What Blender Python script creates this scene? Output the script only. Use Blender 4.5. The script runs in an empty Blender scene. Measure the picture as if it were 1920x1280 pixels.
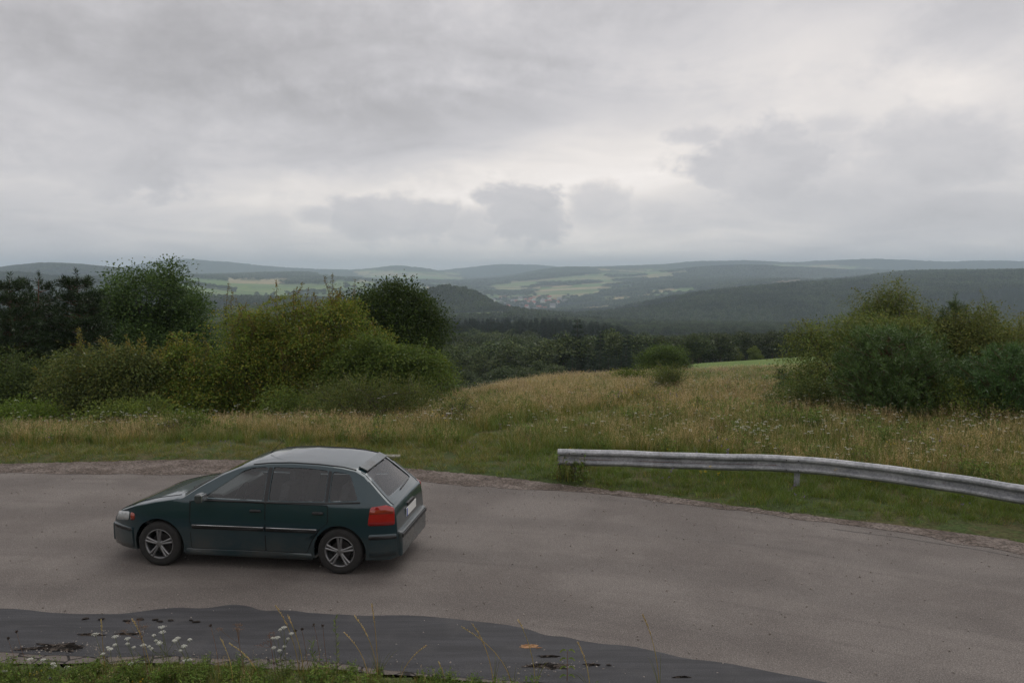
import bpy, bmesh, math, random
import numpy as np
from mathutils import Vector, Matrix

rng = np.random.default_rng(11)
random.seed(11)
R = math.radians
PI = math.pi
scene = bpy.context.scene
COL = scene.collection

# ------------------------------------------------------------------ camera
H = 3.9                    # lens height above the road surface
FPX = 1600.0               # focal length in photo pixels (1920 wide)
PITCH = math.atan((640 - 515) / FPX)
cam_d = bpy.data.cameras.new("camera")
cam_d.sensor_width = 36.0
cam_d.lens = 36.0 * FPX / 1920.0
cam_d.clip_start = 0.05
cam_d.clip_end = 60000
cam = bpy.data.objects.new("camera", cam_d)
COL.objects.link(cam)
cam.location = (0, 0, H)
cam.rotation_euler = (PI / 2 - PITCH, 0, 0)
scene.camera = cam

# ------------------------------------------------------------------ view
scene.view_settings.view_transform = 'Standard'
scene.view_settings.look = 'None'
scene.view_settings.exposure = 0.0
scene.view_settings.gamma = 1.0
scene.view_settings.use_curve_mapping = False
scene.render.engine = 'CYCLES'
cy = scene.cycles
cy.max_bounces = 6
cy.diffuse_bounces = 2
cy.glossy_bounces = 3
cy.transmission_bounces = 6
cy.transparent_max_bounces = 8
cy.volume_bounces = 3
cy.use_adaptive_sampling = True
cy.adaptive_threshold = 0.015
cy.use_denoising = True
cy.caustics_reflective = False
cy.caustics_refractive = False

SUN_EL, SUN_AZ = 52.0, 25.0     # azimuth measured from +Y (view direction) towards +X


# ------------------------------------------------------------------ node helper
class NT:
    def __init__(self, nt):
        self.nt = nt

    def n(self, typ, **kw):
        nd = self.nt.nodes.new(typ)
        ins = kw.pop('i', {})
        for k, v in kw.items():
            setattr(nd, k, v)
        for k, v in ins.items():
            self.set(nd, k, v)
        return nd

    def set(self, nd, k, v):
        s = nd.inputs[k]
        if isinstance(v, bpy.types.NodeSocket):
            self.nt.links.new(v, s)
        elif isinstance(v, bpy.types.Node):
            self.nt.links.new(v.outputs[0], s)
        else:
            if s.type == 'RGBA' and len(v) == 3:
                v = (*v, 1)
            s.default_value = v

    def math(self, op, a, b=0.0, c=None, clamp=False):
        nd = self.n('ShaderNodeMath', operation=op, use_clamp=clamp)
        self.set(nd, 0, a)
        self.set(nd, 1, b)
        if c is not None:
            self.set(nd, 2, c)
        return nd.outputs[0]

    def vm(self, op, a, b=None):
        nd = self.n('ShaderNodeVectorMath', operation=op)
        self.set(nd, 0, a)
        if b is not None:
            self.set(nd, 1, b)
        return nd.outputs['Value'] if op in ('LENGTH', 'DOT_PRODUCT') else nd.outputs[0]

    def noise(self, vec=None, scale=5.0, detail=3.0, rough=0.55, dist=0.0):
        nd = self.n('ShaderNodeTexNoise')
        if vec is not None:
            self.set(nd, 'Vector', vec)
        nd.inputs['Scale'].default_value = scale
        nd.inputs['Detail'].default_value = detail
        nd.inputs['Roughness'].default_value = rough
        nd.inputs['Distortion'].default_value = dist
        return nd.outputs[0]

    def ramp(self, v, a, b, lo=0.0, hi=1.0, smooth=True):
        nd = self.n('ShaderNodeMapRange', interpolation_type='SMOOTHSTEP' if smooth else 'LINEAR')
        self.set(nd, 0, v)
        nd.inputs[1].default_value = a
        nd.inputs[2].default_value = b
        nd.inputs[3].default_value = lo
        nd.inputs[4].default_value = hi
        return nd.outputs[0]

    def mix(self, f, a, b, blend='MIX'):
        nd = self.n('ShaderNodeMix', data_type='RGBA', blend_type=blend)
        self.set(nd, 0, f)
        self.set(nd, 6, a)
        self.set(nd, 7, b)
        return nd.outputs[2]

    def hsv(self, col, h=0.5, s=1.0, v=1.0):
        nd = self.n('ShaderNodeHueSaturation')
        self.set(nd, 'Hue', h)
        self.set(nd, 'Saturation', s)
        self.set(nd, 'Value', v)
        self.set(nd, 'Color', col)
        return nd.outputs[0]


# ------------------------------------------------------------------ world: overcast sky
def px_dir(px, py):
    u = (px - 960) / FPX
    w = (640 - py) / FPX
    cp, sp = math.cos(PITCH), math.sin(PITCH)
    d = Vector((u, cp + w * sp, -sp + w * cp))
    return d


def px_azel(px, py):
    d = px_dir(px, py).normalized()
    return math.atan2(d.x, d.y), math.asin(d.z)


world = bpy.data.worlds.new("World")
scene.world = world
world.use_nodes = True
W = NT(world.node_tree)
world.node_tree.nodes.clear()
sky = W.n('ShaderNodeTexSky', sky_type='NISHITA', sun_disc=False)
sky.sun_elevation = R(SUN_EL)
sky.sun_rotation = R(SUN_AZ)
sky.altitude = 400
tc = W.n('ShaderNodeTexCoord')
dirv = W.vm('NORMALIZE', tc.outputs['Generated'])
sep = W.n('ShaderNodeSeparateXYZ', i={0: dirv})
az = W.math('ARCTAN2', sep.outputs[0], sep.outputs[1])
el = W.math('ARCSINE', sep.outputs[2])
ae = W.n('ShaderNodeCombineXYZ', i={0: az, 1: el}).outputs[0]
zz = W.math('ADD', W.math('MAXIMUM', sep.outputs[2], 0.0), 0.13)
dk = W.n('ShaderNodeCombineXYZ', i={0: W.math('DIVIDE', sep.outputs[0], zz),
                                    1: W.math('DIVIDE', sep.outputs[1], zz)}).outputs[0]
n_big = W.noise(W.vm('ADD', dk, (3.3, 1.2, 0)), 0.42, 4, 0.5, 0.5)
n_mid = W.noise(W.vm('ADD', dk, (7.3, 4.2, 0)), 1.1, 7, 0.55, 0.8)
warp = W.noise(W.vm('MULTIPLY', dirv, (1, 1, 1.5)), 13.0, 8, 0.6, 0.3)
warp_f = W.noise(W.vm('MULTIPLY', dirv, (1, 1, 1.4)), 42.0, 6, 0.62, 0.2)
wsum = W.math('ADD', W.math('MULTIPLY', W.math('SUBTRACT', warp, 0.5), 2.3),
              W.math('MULTIPLY', W.math('SUBTRACT', warp_f, 0.5), 1.2))
lum = W.math('ADD', 0.478, W.math('MULTIPLY', W.math('SUBTRACT', n_big, 0.5), 0.20))
lum = W.math('ADD', lum, W.math('MULTIPLY', W.math('SUBTRACT', n_mid, 0.5), 0.30))


lum = W.math('ADD', lum, W.math('MULTIPLY', wsum, 0.030))


def patch(px, py, rx, ry, soft=0.9, wamt=1.0):
    a0, e0 = px_azel(px, py)
    v = W.vm('SUBTRACT', ae, (a0, e0, 0))
    v = W.vm('MULTIPLY', v, (FPX / rx, FPX / ry, 0))
    dd = W.math('ADD', W.vm('LENGTH', v), W.math('MULTIPLY', wsum, wamt))
    return W.ramp(dd, 1.0 + soft * 0.85, 1.0 - soft * 0.85)


# broad banks of lighter and darker cloud, then the ragged low puffs
for (px, py, rx, ry, soft, amt) in [
    (150, 90, 620, 190, 1.5, -0.085), (620, 120, 420, 130, 1.4, -0.045), (1000, 225, 420, 60, 1.0, -0.08),
    (560, 315, 380, 40, 0.9, -0.05), (1860, 50, 130, 60, 0.8, -0.08), (1600, 190, 560, 110, 1.3, 0.06),
    (1120, 300, 420, 80, 1.1, 0.09), (640, 380, 460, 50, 1.0, 0.13), (1150, 340, 300, 75, 0.8, 0.08), (860, 440, 420, 30, 1.0, 0.08),
    (250, 300, 300, 80, 1.0, 0.06), (700, 455, 900, 26, 0.9, 0.03), (0, 440, 420, 60, 1.2, -0.03),
]:
    m = patch(px, py, rx, ry, soft, 0.75)
    lum = W.math('ADD', lum, W.math('MULTIPLY', m, amt))
puff = None
for (px, py, rx, ry, soft, amt) in [
    (215, 315, 115, 62, 0.45, 0.85), (322, 290, 38, 28, 0.4, 0.75), (745, 412, 125, 48, 0.35, 0.80), (600, 405, 45, 18, 0.5, 0.6),
    (885, 425, 62, 36, 0.4, 0.65), (985, 398, 82, 62, 0.3, 0.85), (1125, 385, 70, 42, 0.4, 0.65),
    (1310, 255, 52, 22, 0.45, 0.7), (1420, 315, 140, 78, 0.4, 0.85), (1235, 400, 120, 38, 0.6, 0.5),
    (1530, 290, 90, 45, 0.6, 0.6), (1565, 232, 50, 20, 0.6, 0.6), (1750, 285, 150, 55, 0.6, 0.75), (1480, 375, 260, 45, 0.8, 0.55),
    (1800, 400, 260, 45, 0.9, 0.5), (480, 425, 70, 26, 0.5, 0.55), (250, 395, 220, 40, 0.9, 0.4),
]:
    m = W.math('MULTIPLY', patch(px, py, rx, ry, soft, 0.85), amt)
    puff = m if puff is None else W.math('MAXIMUM', puff, m)
n_p = W.noise(W.vm('MULTIPLY', dirv, (1, 1, 1.9)), 14.0, 6, 0.6, 0.5)
puffdark = W.math('SUBTRACT', 0.415, W.math('MULTIPLY', W.math('SUBTRACT', n_p, 0.5), 0.22))
cl = W.n('ShaderNodeMix', data_type='FLOAT', i={0: puff, 2: lum, 3: puffdark}).outputs[0]
# slight warm tint where the deck is thin and bright, cool violet where thick
tint = W.ramp(cl, 0.40, 0.64)
ccol = W.mix(tint, (1.01, 0.978, 1.0), (1.06, 0.99, 0.94))
ccol = W.vm('SCALE', ccol)
nd_s = ccol.node
nd_s.inputs['Scale'].default_value = 1.0
W.set(nd_s, 'Scale', W.math('MULTIPLY', W.math('MAXIMUM', cl, 0.30), 14.5))
skymix = W.mix(0.97, sky.outputs[0], ccol)
bg = W.n('ShaderNodeBackground', i={'Color': skymix, 'Strength': 0.1})
wo = W.n('ShaderNodeOutputWorld', i={'Surface': bg.outputs[0]})
world.cycles.sampling_method = 'MANUAL'
world.cycles.sample_map_resolution = 256

# ------------------------------------------------------------------ sun (weak and very soft: overcast)
sun_d = bpy.data.lights.new("sun", 'SUN')
sun_d.energy = 1.0
sun_d.angle = R(50)
sun_d.color = (1.0, 0.975, 0.94)
sun = bpy.data.objects.new("sun", sun_d)
COL.objects.link(sun)
sd = Vector((math.sin(R(SUN_AZ)) * math.cos(R(SUN_EL)), math.cos(R(SUN_AZ)) * math.cos(R(SUN_EL)), math.sin(R(SUN_EL))))
sun.rotation_euler = sd.to_track_quat('Z', 'Y').to_euler()
sun.location = (0, 0, 60)


# ------------------------------------------------------------------ generic helpers
def tag(o, label=None, cat=None, group=None, kind=None):
    if label:
        o['label'] = label
    if cat:
        o['category'] = cat
    if group:
        o['group'] = group
    if kind:
        o['kind'] = kind
    return o


def empty(name, loc=(0, 0, 0), rz=0.0):
    o = bpy.data.objects.new(name, None)
    COL.objects.link(o)
    o.location = loc
    o.rotation_euler = (0, 0, rz)
    o.empty_display_size = 0.1
    return o


def link(name, me, mats=None, parent=None, loc=None):
    if mats is not None:
        for m in (mats if isinstance(mats, (list, tuple)) else [mats]):
            me.materials.append(m)
    o = bpy.data.objects.new(name, me)
    COL.objects.link(o)
    if parent is not None:
        o.parent = parent
    if loc is not None:
        o.location = loc
    return o


def arr_mesh(name, V, F, smooth=False, mi=None, attrs=None):
    """V (n,3); F (m,k) array with k equal for all, or list of such arrays"""
    V = np.asarray(V, dtype=np.float32)
    Fs = F if isinstance(F, list) else [F]
    Fs = [np.asarray(f, dtype=np.int32) for f in Fs if len(f)]
    me = bpy.data.meshes.new(name)
    me.vertices.add(len(V))
    me.vertices.foreach_set('co', V.ravel())
    nl = sum(f.size for f in Fs)
    npoly = sum(len(f) for f in Fs)
    me.loops.add(nl)
    me.loops.foreach_set('vertex_index', np.concatenate([f.ravel() for f in Fs]))
    me.polygons.add(npoly)
    tot = np.concatenate([np.full(len(f), f.shape[1], dtype=np.int32) for f in Fs])
    st = np.concatenate([[0], np.cumsum(tot)[:-1]]).astype(np.int32)
    me.polygons.foreach_set('loop_start', st)
    me.polygons.foreach_set('loop_total', tot)
    if mi is not None:
        me.polygons.foreach_set('material_index', np.asarray(mi, dtype=np.int32))
    me.polygons.foreach_set('use_smooth', np.full(npoly, smooth, dtype=bool))
    if attrs:
        for k, v in attrs.items():
            v = np.asarray(v, dtype=np.float32)
            if v.ndim == 1:
                a = me.attributes.new(k, 'FLOAT', 'POINT')
                a.data.foreach_set('value', v)
            else:
                a = me.attributes.new(k, 'FLOAT_COLOR', 'POINT')
                if v.shape[1] == 3:
                    v = np.hstack([v, np.ones((len(v), 1), np.float32)])
                a.data.foreach_set('color', v.ravel())
    me.update(calc_edges=True)
    return me


class Acc:
    """collects pieces of geometry into one mesh"""
    def __init__(self):
        self.V, self.F, self.M, self.n = [], {}, {}, 0

    def add(self, V, F, mi=0):
        V = np.asarray(V, dtype=np.float32)
        F = np.asarray(F, dtype=np.int32) + self.n
        k = F.shape[1]
        self.F.setdefault(k, []).append(F)
        self.M.setdefault(k, []).append(np.full(len(F), mi))
        self.V.append(V)
        self.n += len(V)
        return self

    def mesh(self, name, smooth=False):
        ks = sorted(self.F)
        return arr_mesh(name, np.vstack(self.V), [np.vstack(self.F[k]) for k in ks], smooth,
                        np.concatenate([np.concatenate(self.M[k]) for k in ks]))


def hash2(ix, iy, seed=0):
    h = (ix.astype(np.int64) * 374761393 + iy.astype(np.int64) * 668265263 + seed * 974634777) & 0xffffffff
    h = ((h ^ (h >> 13)) * 1274126177) & 0xffffffff
    return ((h ^ (h >> 16)) & 0xffffff) / float(0xffffff)


def vnoise(x, y, seed=0):
    x = np.asarray(x, float)
    y = np.asarray(y, float)
    ix, iy = np.floor(x), np.floor(y)
    fx, fy = x - ix, y - iy
    fx = fx * fx * (3 - 2 * fx)
    fy = fy * fy * (3 - 2 * fy)
    a = hash2(ix, iy, seed)
    b = hash2(ix + 1, iy, seed)
    c = hash2(ix, iy + 1, seed)
    d = hash2(ix + 1, iy + 1, seed)
    return (a * (1 - fx) + b * fx) * (1 - fy) + (c * (1 - fx) + d * fx) * fy


def fbm(x, y, octv=4, seed=0):
    s, a, t = 0, 1.0, 0
    for k in range(octv):
        s = s + a * vnoise(np.asarray(x) * 2 ** k + 17.3 * k, np.asarray(y) * 2 ** k - 9.1 * k, seed + k)
        t += a
        a *= 0.5
    return s / t * 2 - 1     # -1..1


def tube_arrays(pts, rad, sides=5):
    pts = np.asarray(pts, float)
    n = len(pts)
    rad = np.broadcast_to(np.asarray(rad, float), (n,))
    T = np.gradient(pts, axis=0)
    T /= np.linalg.norm(T, axis=1, keepdims=True) + 1e-9
    ref = np.where(np.abs(T[:, 2:3]) > 0.9, np.array([[1.0, 0, 0]]), np.array([[0, 0, 1.0]]))
    A = np.cross(T, ref)
    A /= np.linalg.norm(A, axis=1, keepdims=True) + 1e-9
    B = np.cross(T, A)
    ang = np.arange(sides) * 2 * PI / sides
    V = pts[:, None, :] + rad[:, None, None] * (np.cos(ang)[None, :, None] * A[:, None, :] + np.sin(ang)[None, :, None] * B[:, None, :])
    V = V.reshape(-1, 3)
    i = np.arange(n - 1)[:, None] * sides
    j = np.arange(sides)[None, :]
    j2 = (j + 1) % sides
    F = np.stack([i + j, i + j2, i + sides + j2, i + sides + j], axis=-1).reshape(-1, 4)
    return V, F


def leaf_arrays(C, D, N, L, Wd):
    """diamond leaves: C base points, D directions, N normals (m,3), length, width"""
    L = np.broadcast_to(np.asarray(L, float), (len(C),))[:, None]
    Wd = np.broadcast_to(np.asarray(Wd, float), (len(C),))[:, None]
    D = D / (np.linalg.norm(D, axis=1, keepdims=True) + 1e-9)
    S = np.cross(D, N)
    S /= np.linalg.norm(S, axis=1, keepdims=True) + 1e-9
    U = np.cross(S, D)
    a = C
    b = C + D * L * 0.45 + S * Wd * 0.5 + U * Wd * 0.12
    c = C + D * L
    d = C + D * L * 0.45 - S * Wd * 0.5 + U * Wd * 0.12
    V = np.stack([a, b, c, d], axis=1).reshape(-1, 3)
    F = np.arange(len(C) * 4).reshape(-1, 4)
    return V, F


def unit(n, r=None):
    v = (r or rng).normal(size=(n, 3))
    return v / np.linalg.norm(v, axis=1, keepdims=True)


def inpoly(x, y, poly):
    x = np.asarray(x)
    y = np.asarray(y)
    ins = np.zeros(x.shape, bool)
    n = len(poly)
    for i in range(n):
        x1, y1 = poly[i]
        x2, y2 = poly[(i + 1) % n]
        c = ((y1 > y) != (y2 > y)) & (x < (x2 - x1) * (y - y1) / ((y2 - y1) if y2 != y1 else 1e-9) + x1)
        ins ^= c
    return ins


# ------------------------------------------------------------------ materials
def new_mat(name):
    m = bpy.data.materials.new(name)
    m.use_nodes = True
    m.node_tree.nodes.clear()
    t = NT(m.node_tree)
    out = t.n('ShaderNodeOutputMaterial')
    return m, t, out


def principled(t, out, col, rough=0.7, metal=0.0, spec=0.5, bump=None, bstr=0.3, bdist=0.01, coat=0.0):
    p = t.n('ShaderNodeBsdfPrincipled')
    t.set(p, 'Base Color', col)
    t.set(p, 'Roughness', rough)
    t.set(p, 'Metallic', metal)
    t.set(p, 'Specular IOR Level', spec)
    if coat:
        t.set(p, 'Coat Weight', coat)
        t.set(p, 'Coat Roughness', 0.04)
    if bump is not None:
        b = t.n('ShaderNodeBump', i={'Height': bump, 'Strength': bstr, 'Distance': bdist})
        t.set(p, 'Normal', b.outputs[0])
    t.set(out, 'Surface', p.outputs[0])
    return p


def simple(name, col, rough=0.6, metal=0.0, spec=0.5, var=0.15, scale=30.0, coat=0.0, bstr=0.0):
    m, t, out = new_mat(name)
    tcn = t.n('ShaderNodeTexCoord')
    n = t.noise(tcn.outputs['Object'], scale, 4, 0.6)
    v = t.ramp(n, 0.25, 0.75, 1 - var, 1 + var, False)
    c = t.hsv((*col, 1), 0.5, 1.0, v)
    principled(t, out, c, rough, metal, spec, n if bstr else None, bstr, 0.005, coat)
    return m


def leaf_mat(name, cols, transl=0.25, rough=0.55, vvar=0.45):
    """foliage: every leaf takes its own tone between the given colours"""
    m, t, out = new_mat(name)
    g = t.n('ShaderNodeNewGeometry')
    rnd = g.outputs['Random Per Island']
    cr = t.n('ShaderNodeValToRGB')
    t.set(cr, 0, rnd)
    cr.color_ramp.interpolation = 'LINEAR'
    els = cr.color_ramp.elements
    for k, c in enumerate(cols):
        e = els[k] if k < 2 else els.new(0.5)
        e.color = (*c, 1)
    ps = np.linspace(0, 1, len(cols))
    for k, e in enumerate(list(els)):
        e.position = float(ps[k])
    for k, e in enumerate(els):
        e.color = (*cols[k], 1)
    oi = t.n('ShaderNodeObjectInfo')
    tcn = t.n('ShaderNodeTexCoord')
    nz = t.noise(tcn.outputs['Object'], 1.3, 2, 0.5)
    v1 = t.ramp(nz, 0.3, 0.7, 1 - vvar * 0.4, 1 + vvar * 0.4)
    v2 = t.math('ADD', 1 - vvar * 0.35, t.math('MULTIPLY', oi.outputs['Random'], vvar * 0.7))
    v3 = t.math('ADD', 1 - vvar * 0.5, t.math('MULTIPLY', t.math('FRACT', t.math('MULTIPLY', rnd, 37.7)), vvar))
    v = t.math('MULTIPLY', t.math('MULTIPLY', v1, v2), v3)
    if name.startswith('distant'):
        gp = t.noise(g.outputs['Position'], 0.009, 4, 0.6)
        v = t.math('MULTIPLY', v, t.ramp(gp, 0.3, 0.7, 0.7, 1.35))
    hs = t.math('ADD', 0.49, t.math('MULTIPLY', t.math('FRACT', t.math('MULTIPLY', oi.outputs['Random'], 13.3)), 0.02))
    c = t.hsv(cr.outputs[0], hs, 1.0, v)
    df = t.n('ShaderNodeBsdfDiffuse', i={'Color': c})
    tr = t.n('ShaderNodeBsdfTranslucent', i={'Color': t.hsv(c, 0.49, 1.1, 1.1)})
    mx = t.n('ShaderNodeMixShader', i={0: transl, 1: df.outputs[0], 2: tr.outputs[0]})
    gl = t.n('ShaderNodeBsdfGlossy', i={'Color': (1, 1, 1, 1), 'Roughness': rough})
    fr = t.n('ShaderNodeFresnel', i={'IOR': 1.35})
    m2 = t.n('ShaderNodeMixShader', i={0: t.math('MULTIPLY', fr.outputs[0], 0.12), 1: mx.outputs[0], 2: gl.outputs[0]})
    t.set(out, 'Surface', m2.outputs[0])
    return m


M = {}
M['leaf_oak'] = leaf_mat('oak_leaves', [(0.055, 0.097, 0.030), (0.088, 0.139, 0.041), (0.127, 0.182, 0.052)])
M['leaf_dark'] = leaf_mat('dark_tree_leaves', [(0.038, 0.063, 0.017), (0.060, 0.091, 0.025), (0.092, 0.118, 0.031)])
M['leaf_hornbeam'] = leaf_mat('hornbeam_leaves', [(0.095, 0.155, 0.032), (0.135, 0.203, 0.035), (0.191, 0.229, 0.038), (0.278, 0.221, 0.053)], 0.3)
M['leaf_hornbeam_tip'] = leaf_mat('hornbeam_shoot_leaves', [(0.139, 0.167, 0.032), (0.196, 0.180, 0.041), (0.266, 0.187, 0.060)], 0.35)
M['leaf_green'] = leaf_mat('shrub_leaves', [(0.088, 0.136, 0.033), (0.132, 0.183, 0.040), (0.184, 0.216, 0.047)], 0.3)
M['leaf_olive'] = leaf_mat('olive_shrub_leaves', [(0.075, 0.112, 0.036), (0.115, 0.151, 0.043), (0.169, 0.175, 0.050)], 0.25)
M['leaf_birch'] = leaf_mat('birch_leaves', [(0.101, 0.144, 0.041), (0.156, 0.194, 0.052), (0.222, 0.221, 0.065)], 0.3)
M['leaf_bright'] = leaf_mat('bright_leaves', [(0.09, 0.15, 0.025), (0.13, 0.19, 0.035), (0.16, 0.20, 0.04)], 0.35)
M['needle'] = leaf_mat('pine_needles', [(0.021, 0.039, 0.017), (0.032, 0.055, 0.022), (0.047, 0.074, 0.029)], 0.05)
M['needle_blue'] = leaf_mat('young_pine_needles', [(0.053, 0.097, 0.031), (0.074, 0.132, 0.040), (0.101, 0.164, 0.047)], 0.08)
M['needle_larch'] = leaf_mat('larch_needles', [(0.060, 0.102, 0.033), (0.090, 0.138, 0.042), (0.123, 0.168, 0.051)], 0.2)
M['wood_leaf'] = leaf_mat('distant_wood_leaves', [(0.046, 0.071, 0.029), (0.070, 0.093, 0.037), (0.096, 0.118, 0.045)], 0.15, 0.7, 0.6)
M['wood_needle'] = leaf_mat('distant_conifer_needles', [(0.022, 0.040, 0.022), (0.034, 0.055, 0.029), (0.047, 0.070, 0.036)], 0.05, 0.7, 0.5)
M['bark'] = simple('bark', (0.085, 0.068, 0.052), 0.9, var=0.35, scale=14, bstr=0.4)
M['bark_pine'] = simple('pine_bark', (0.14, 0.068, 0.042), 0.9, var=0.35, scale=14, bstr=0.4)
M['bark_birch'] = simple('birch_bark', (0.33, 0.31, 0.28), 0.8, var=0.4, scale=9)

# ------------------------------------------------------------------ terrain table
# rows: (distance, [(photo column, value)...]) value = ground height ('z') or apparent row ('y')
ROWS = [
    (18, 'z', [(0, 0)]),
    (24, 'z', [(0, -0.75), (400, -0.65), (760, -0.45), (850, -0.35), (1000, -0.28), (1920, -0.25)]),
    (32, 'z', [(0, -2.4), (400, -2.1), (760, -1.45), (850, -1.05), (1000, -0.9), (1920, -0.8)]),
    (40, 'z', [(0, -4.8), (400, -4.3), (760, -2.9), (850, -1.95), (1000, -1.5), (1920, -1.3)]),
    (50, 'z', [(0, -8), (400, -7.5), (760, -5.6), (850, -3.9), (950, -2.7), (1050, -2.3), (1200, -2.2), (1920, -1.9)]),
    (62, 'z', [(0, -11), (400, -10.5), (760, -9), (850, -7.3), (1000, -4.6), (1100, -3.5), (1200, -3.3), (1500, -3.0), (1920, -2.8)]),
    (80, 'z', [(0, -15), (700, -13), (850, -11), (1000, -8.6), (1200, -5.9), (1300, -5.0), (1500, -4.7), (1920, -4.4)]),
    (110, 'z', [(0, -20), (850, -16), (1000, -13.5), (1200, -10), (1300, -8.0), (1500, -7.5), (1920, -7)]),
    (160, 'z', [(0, -26), (850, -22), (1000, -20), (1200, -16), (1300, -12.9), (1400, -12.2), (1500, -11.5), (1920, -10.5)]),
    (200, 'z', [(0, -28), (1000, -25), (1300, -19.5), (1500, -18), (1920, -17)]),
    (250, 'z', [(0, -30), (1000, -28), (1500, -25), (1920, -24)]),
    (320, 'z', [(0, -33), (1000, -32), (1920, -31)]),
    (450, 'z', [(0, -38), (1920, -38)]),
    (600, 'z', [(0, -42), (1050, -42), (1200, -48), (1500, -54), (1920, -56)]),
    (900, 'z', [(0, -58), (1920, -66)]),
    (1300, 'y', [(0, 612), (820, 606), (1000, 606), (1200, 614), (1920, 626)]),
    (1500, 'y', [(0, 600), (700, 601), (815, 600), (950, 598), (1050, 605), (1150, 613), (1250, 622), (1400, 632), (1920, 640)]),
    (1680, 'y', [(0, 590), (700, 588), (770, 586), (950, 587), (1050, 600), (1150, 606), (1250, 606), (1400, 600), (1920, 592)]),
    (1850, 'y', [(0, 575), (600, 574), (725, 590), (775, 566), (790, 556), (820, 546), (850, 545), (870, 549), (900, 561), (930, 579), (960, 592), (1080, 597), (1160, 592), (1250, 582), (1400, 572), (1920, 562)]),
    (2150, 'y', [(0, 558), (650, 568), (740, 592), (950, 602), (1080, 599), (1160, 588), (1250, 568), (1320, 556), (1400, 551), (1500, 549), (1600, 547), (1920, 536)]),
    (2420, 'y', [(0, 540), (330, 556), (450, 570), (650, 576), (800, 590), (960, 600), (1080, 594), (1160, 586), (1250, 567), (1320, 554), (1400, 545), (1480, 538), (1560, 534), (1640, 530), (1920, 520)]),
    (2700, 'y', [(0, 517), (60, 519), (100, 525), (200, 526), (330, 537), (400, 549), (500, 562), (690, 566), (850, 592), (960, 598), (1080, 590), (1200, 582), (1300, 566), (1400, 556), (1560, 540), (1640, 527), (1760, 519), (1920, 515)]),
    (3050, 'y', [(0, 524), (200, 531), (330, 530), (420, 545), (500, 553), (600, 551), (690, 550), (760, 560), (850, 582), (960, 590), (1050, 587), (1150, 583), (1250, 571), (1320, 560), (1400, 550), (1560, 532), (1640, 521), (1700, 515), (1920, 512)]),
    (3400, 'y', [(0, 530), (330, 525), (400, 533), (500, 538), (600, 537), (690, 537), (770, 552), (850, 572), (930, 584), (1000, 586), (1060, 584), (1150, 575), (1250, 560), (1300, 553), (1360, 546), (1440, 538), (1520, 533), (1600, 531), (1920, 526)]),
    (3900, 'y', [(0, 528), (330, 521), (450, 527), (600, 531), (690, 531), (770, 545), (850, 560), (930, 572), (1000, 571), (1060, 569), (1150, 562), (1250, 548), (1340, 538), (1420, 531), (1500, 528), (1920, 530)]),
    (4500, 'y', [(0, 508), (20, 503), (80, 498), (140, 499), (230, 508), (330, 518), (400, 521), (500, 522), (600, 525), (690, 528), (800, 540), (880, 549), (960, 556), (1060, 551), (1150, 545), (1250, 536), (1300, 531), (1400, 528), (1920, 531)]),
    (5300, 'y', [(0, 511), (330, 522), (450, 517), (560, 514), (640, 519), (700, 529), (800, 535), (880, 538), (960, 539), (1050, 533), (1150, 529), (1250, 522), (1400, 521), (1500, 526), (1920, 528)]),
    (6200, 'y', [(0, 515), (400, 520), (700, 525), (860, 530), (960, 525), (1020, 518), (1100, 517), (1200, 516), (1280, 507), (1350, 501), (1420, 500), (1500, 504), (1600, 510), (1920, 515)]),
    (7200, 'y', [(0, 520), (700, 522), (860, 527), (950, 521), (1000, 510), (1050, 502), (1100, 503), (1200, 507), (1300, 508), (1920, 512)]),
    (8800, 'y', [(0, 515), (230, 504), (290, 491), (350, 487), (430, 493), (520, 503), (640, 508), (690, 506), (740, 499), (790, 503), (850, 514), (900, 521), (1000, 511), (1100, 503), (1180, 500), (1250, 497), (1300, 491), (1400, 490), (1480, 494), (1560, 490), (1640, 487), (1720, 490), (1780, 493), (1840, 490), (1920, 492)]),
    (10500, 'y', [(0, 514), (640, 512), (800, 512), (860, 505), (900, 500), (940, 497), (1000, 498), (1060, 503), (1200, 503), (1920, 500)]),
    (12500, 'y', [(0, 508), (1920, 508)]),
    (14500, 'y', [(0, 512), (1920, 512)]),
]
TC = math.cos(PITCH)
TAU = np.linspace(-1.3, 1.3, 1601)              # tan(azimuth)
PXS = 960 + TAU * FPX / TC * 1.0                 # photo column of that azimuth near the horizon
RD = np.array([r[0] for r in ROWS], float)
RZ = np.zeros((len(ROWS), len(TAU)))
for k, (D, kind, pts) in enumerate(ROWS):
    xs = np.array([p[0] for p in pts], float)
    vs = np.array([p[1] for p in pts], float)
    v = np.interp(PXS, xs, vs)
    if kind == 'y':
        w = (640 - v) / FPX
        v = H + D * (w * math.cos(PITCH) - math.sin(PITCH)) / (math.cos(PITCH) + w * math.sin(PITCH))
    out = np.clip(np.abs(PXS - 960) - 1000, 0, None) / 500
    if D > 1500:
        v = v + fbm(PXS / 260.0 + D * 0.37, np.zeros_like(PXS) + D * 0.01, 3, 5) * D * 0.014 * np.clip(out, 0, 1)
    ker = np.exp(-0.5 * (np.arange(-12, 13) / 4.0) ** 2)
    ker /= ker.sum()
    RZ[k] = np.convolve(np.pad(v, 12, mode='edge'), ker, mode='valid')
# monotone cubic slopes in log distance
LD = np.log(RD)
hh = np.diff(LD)[:, None]
dl = np.diff(RZ, axis=0) / hh
SL = np.zeros_like(RZ)
SL[0], SL[-1] = dl[0], dl[-1]
a_, b_ = dl[:-1], dl[1:]
same = (a_ * b_) > 0
SL[1:-1] = np.where(same, 2 * a_ * b_ / np.where(same, a_ + b_, 1), 0)


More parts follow.
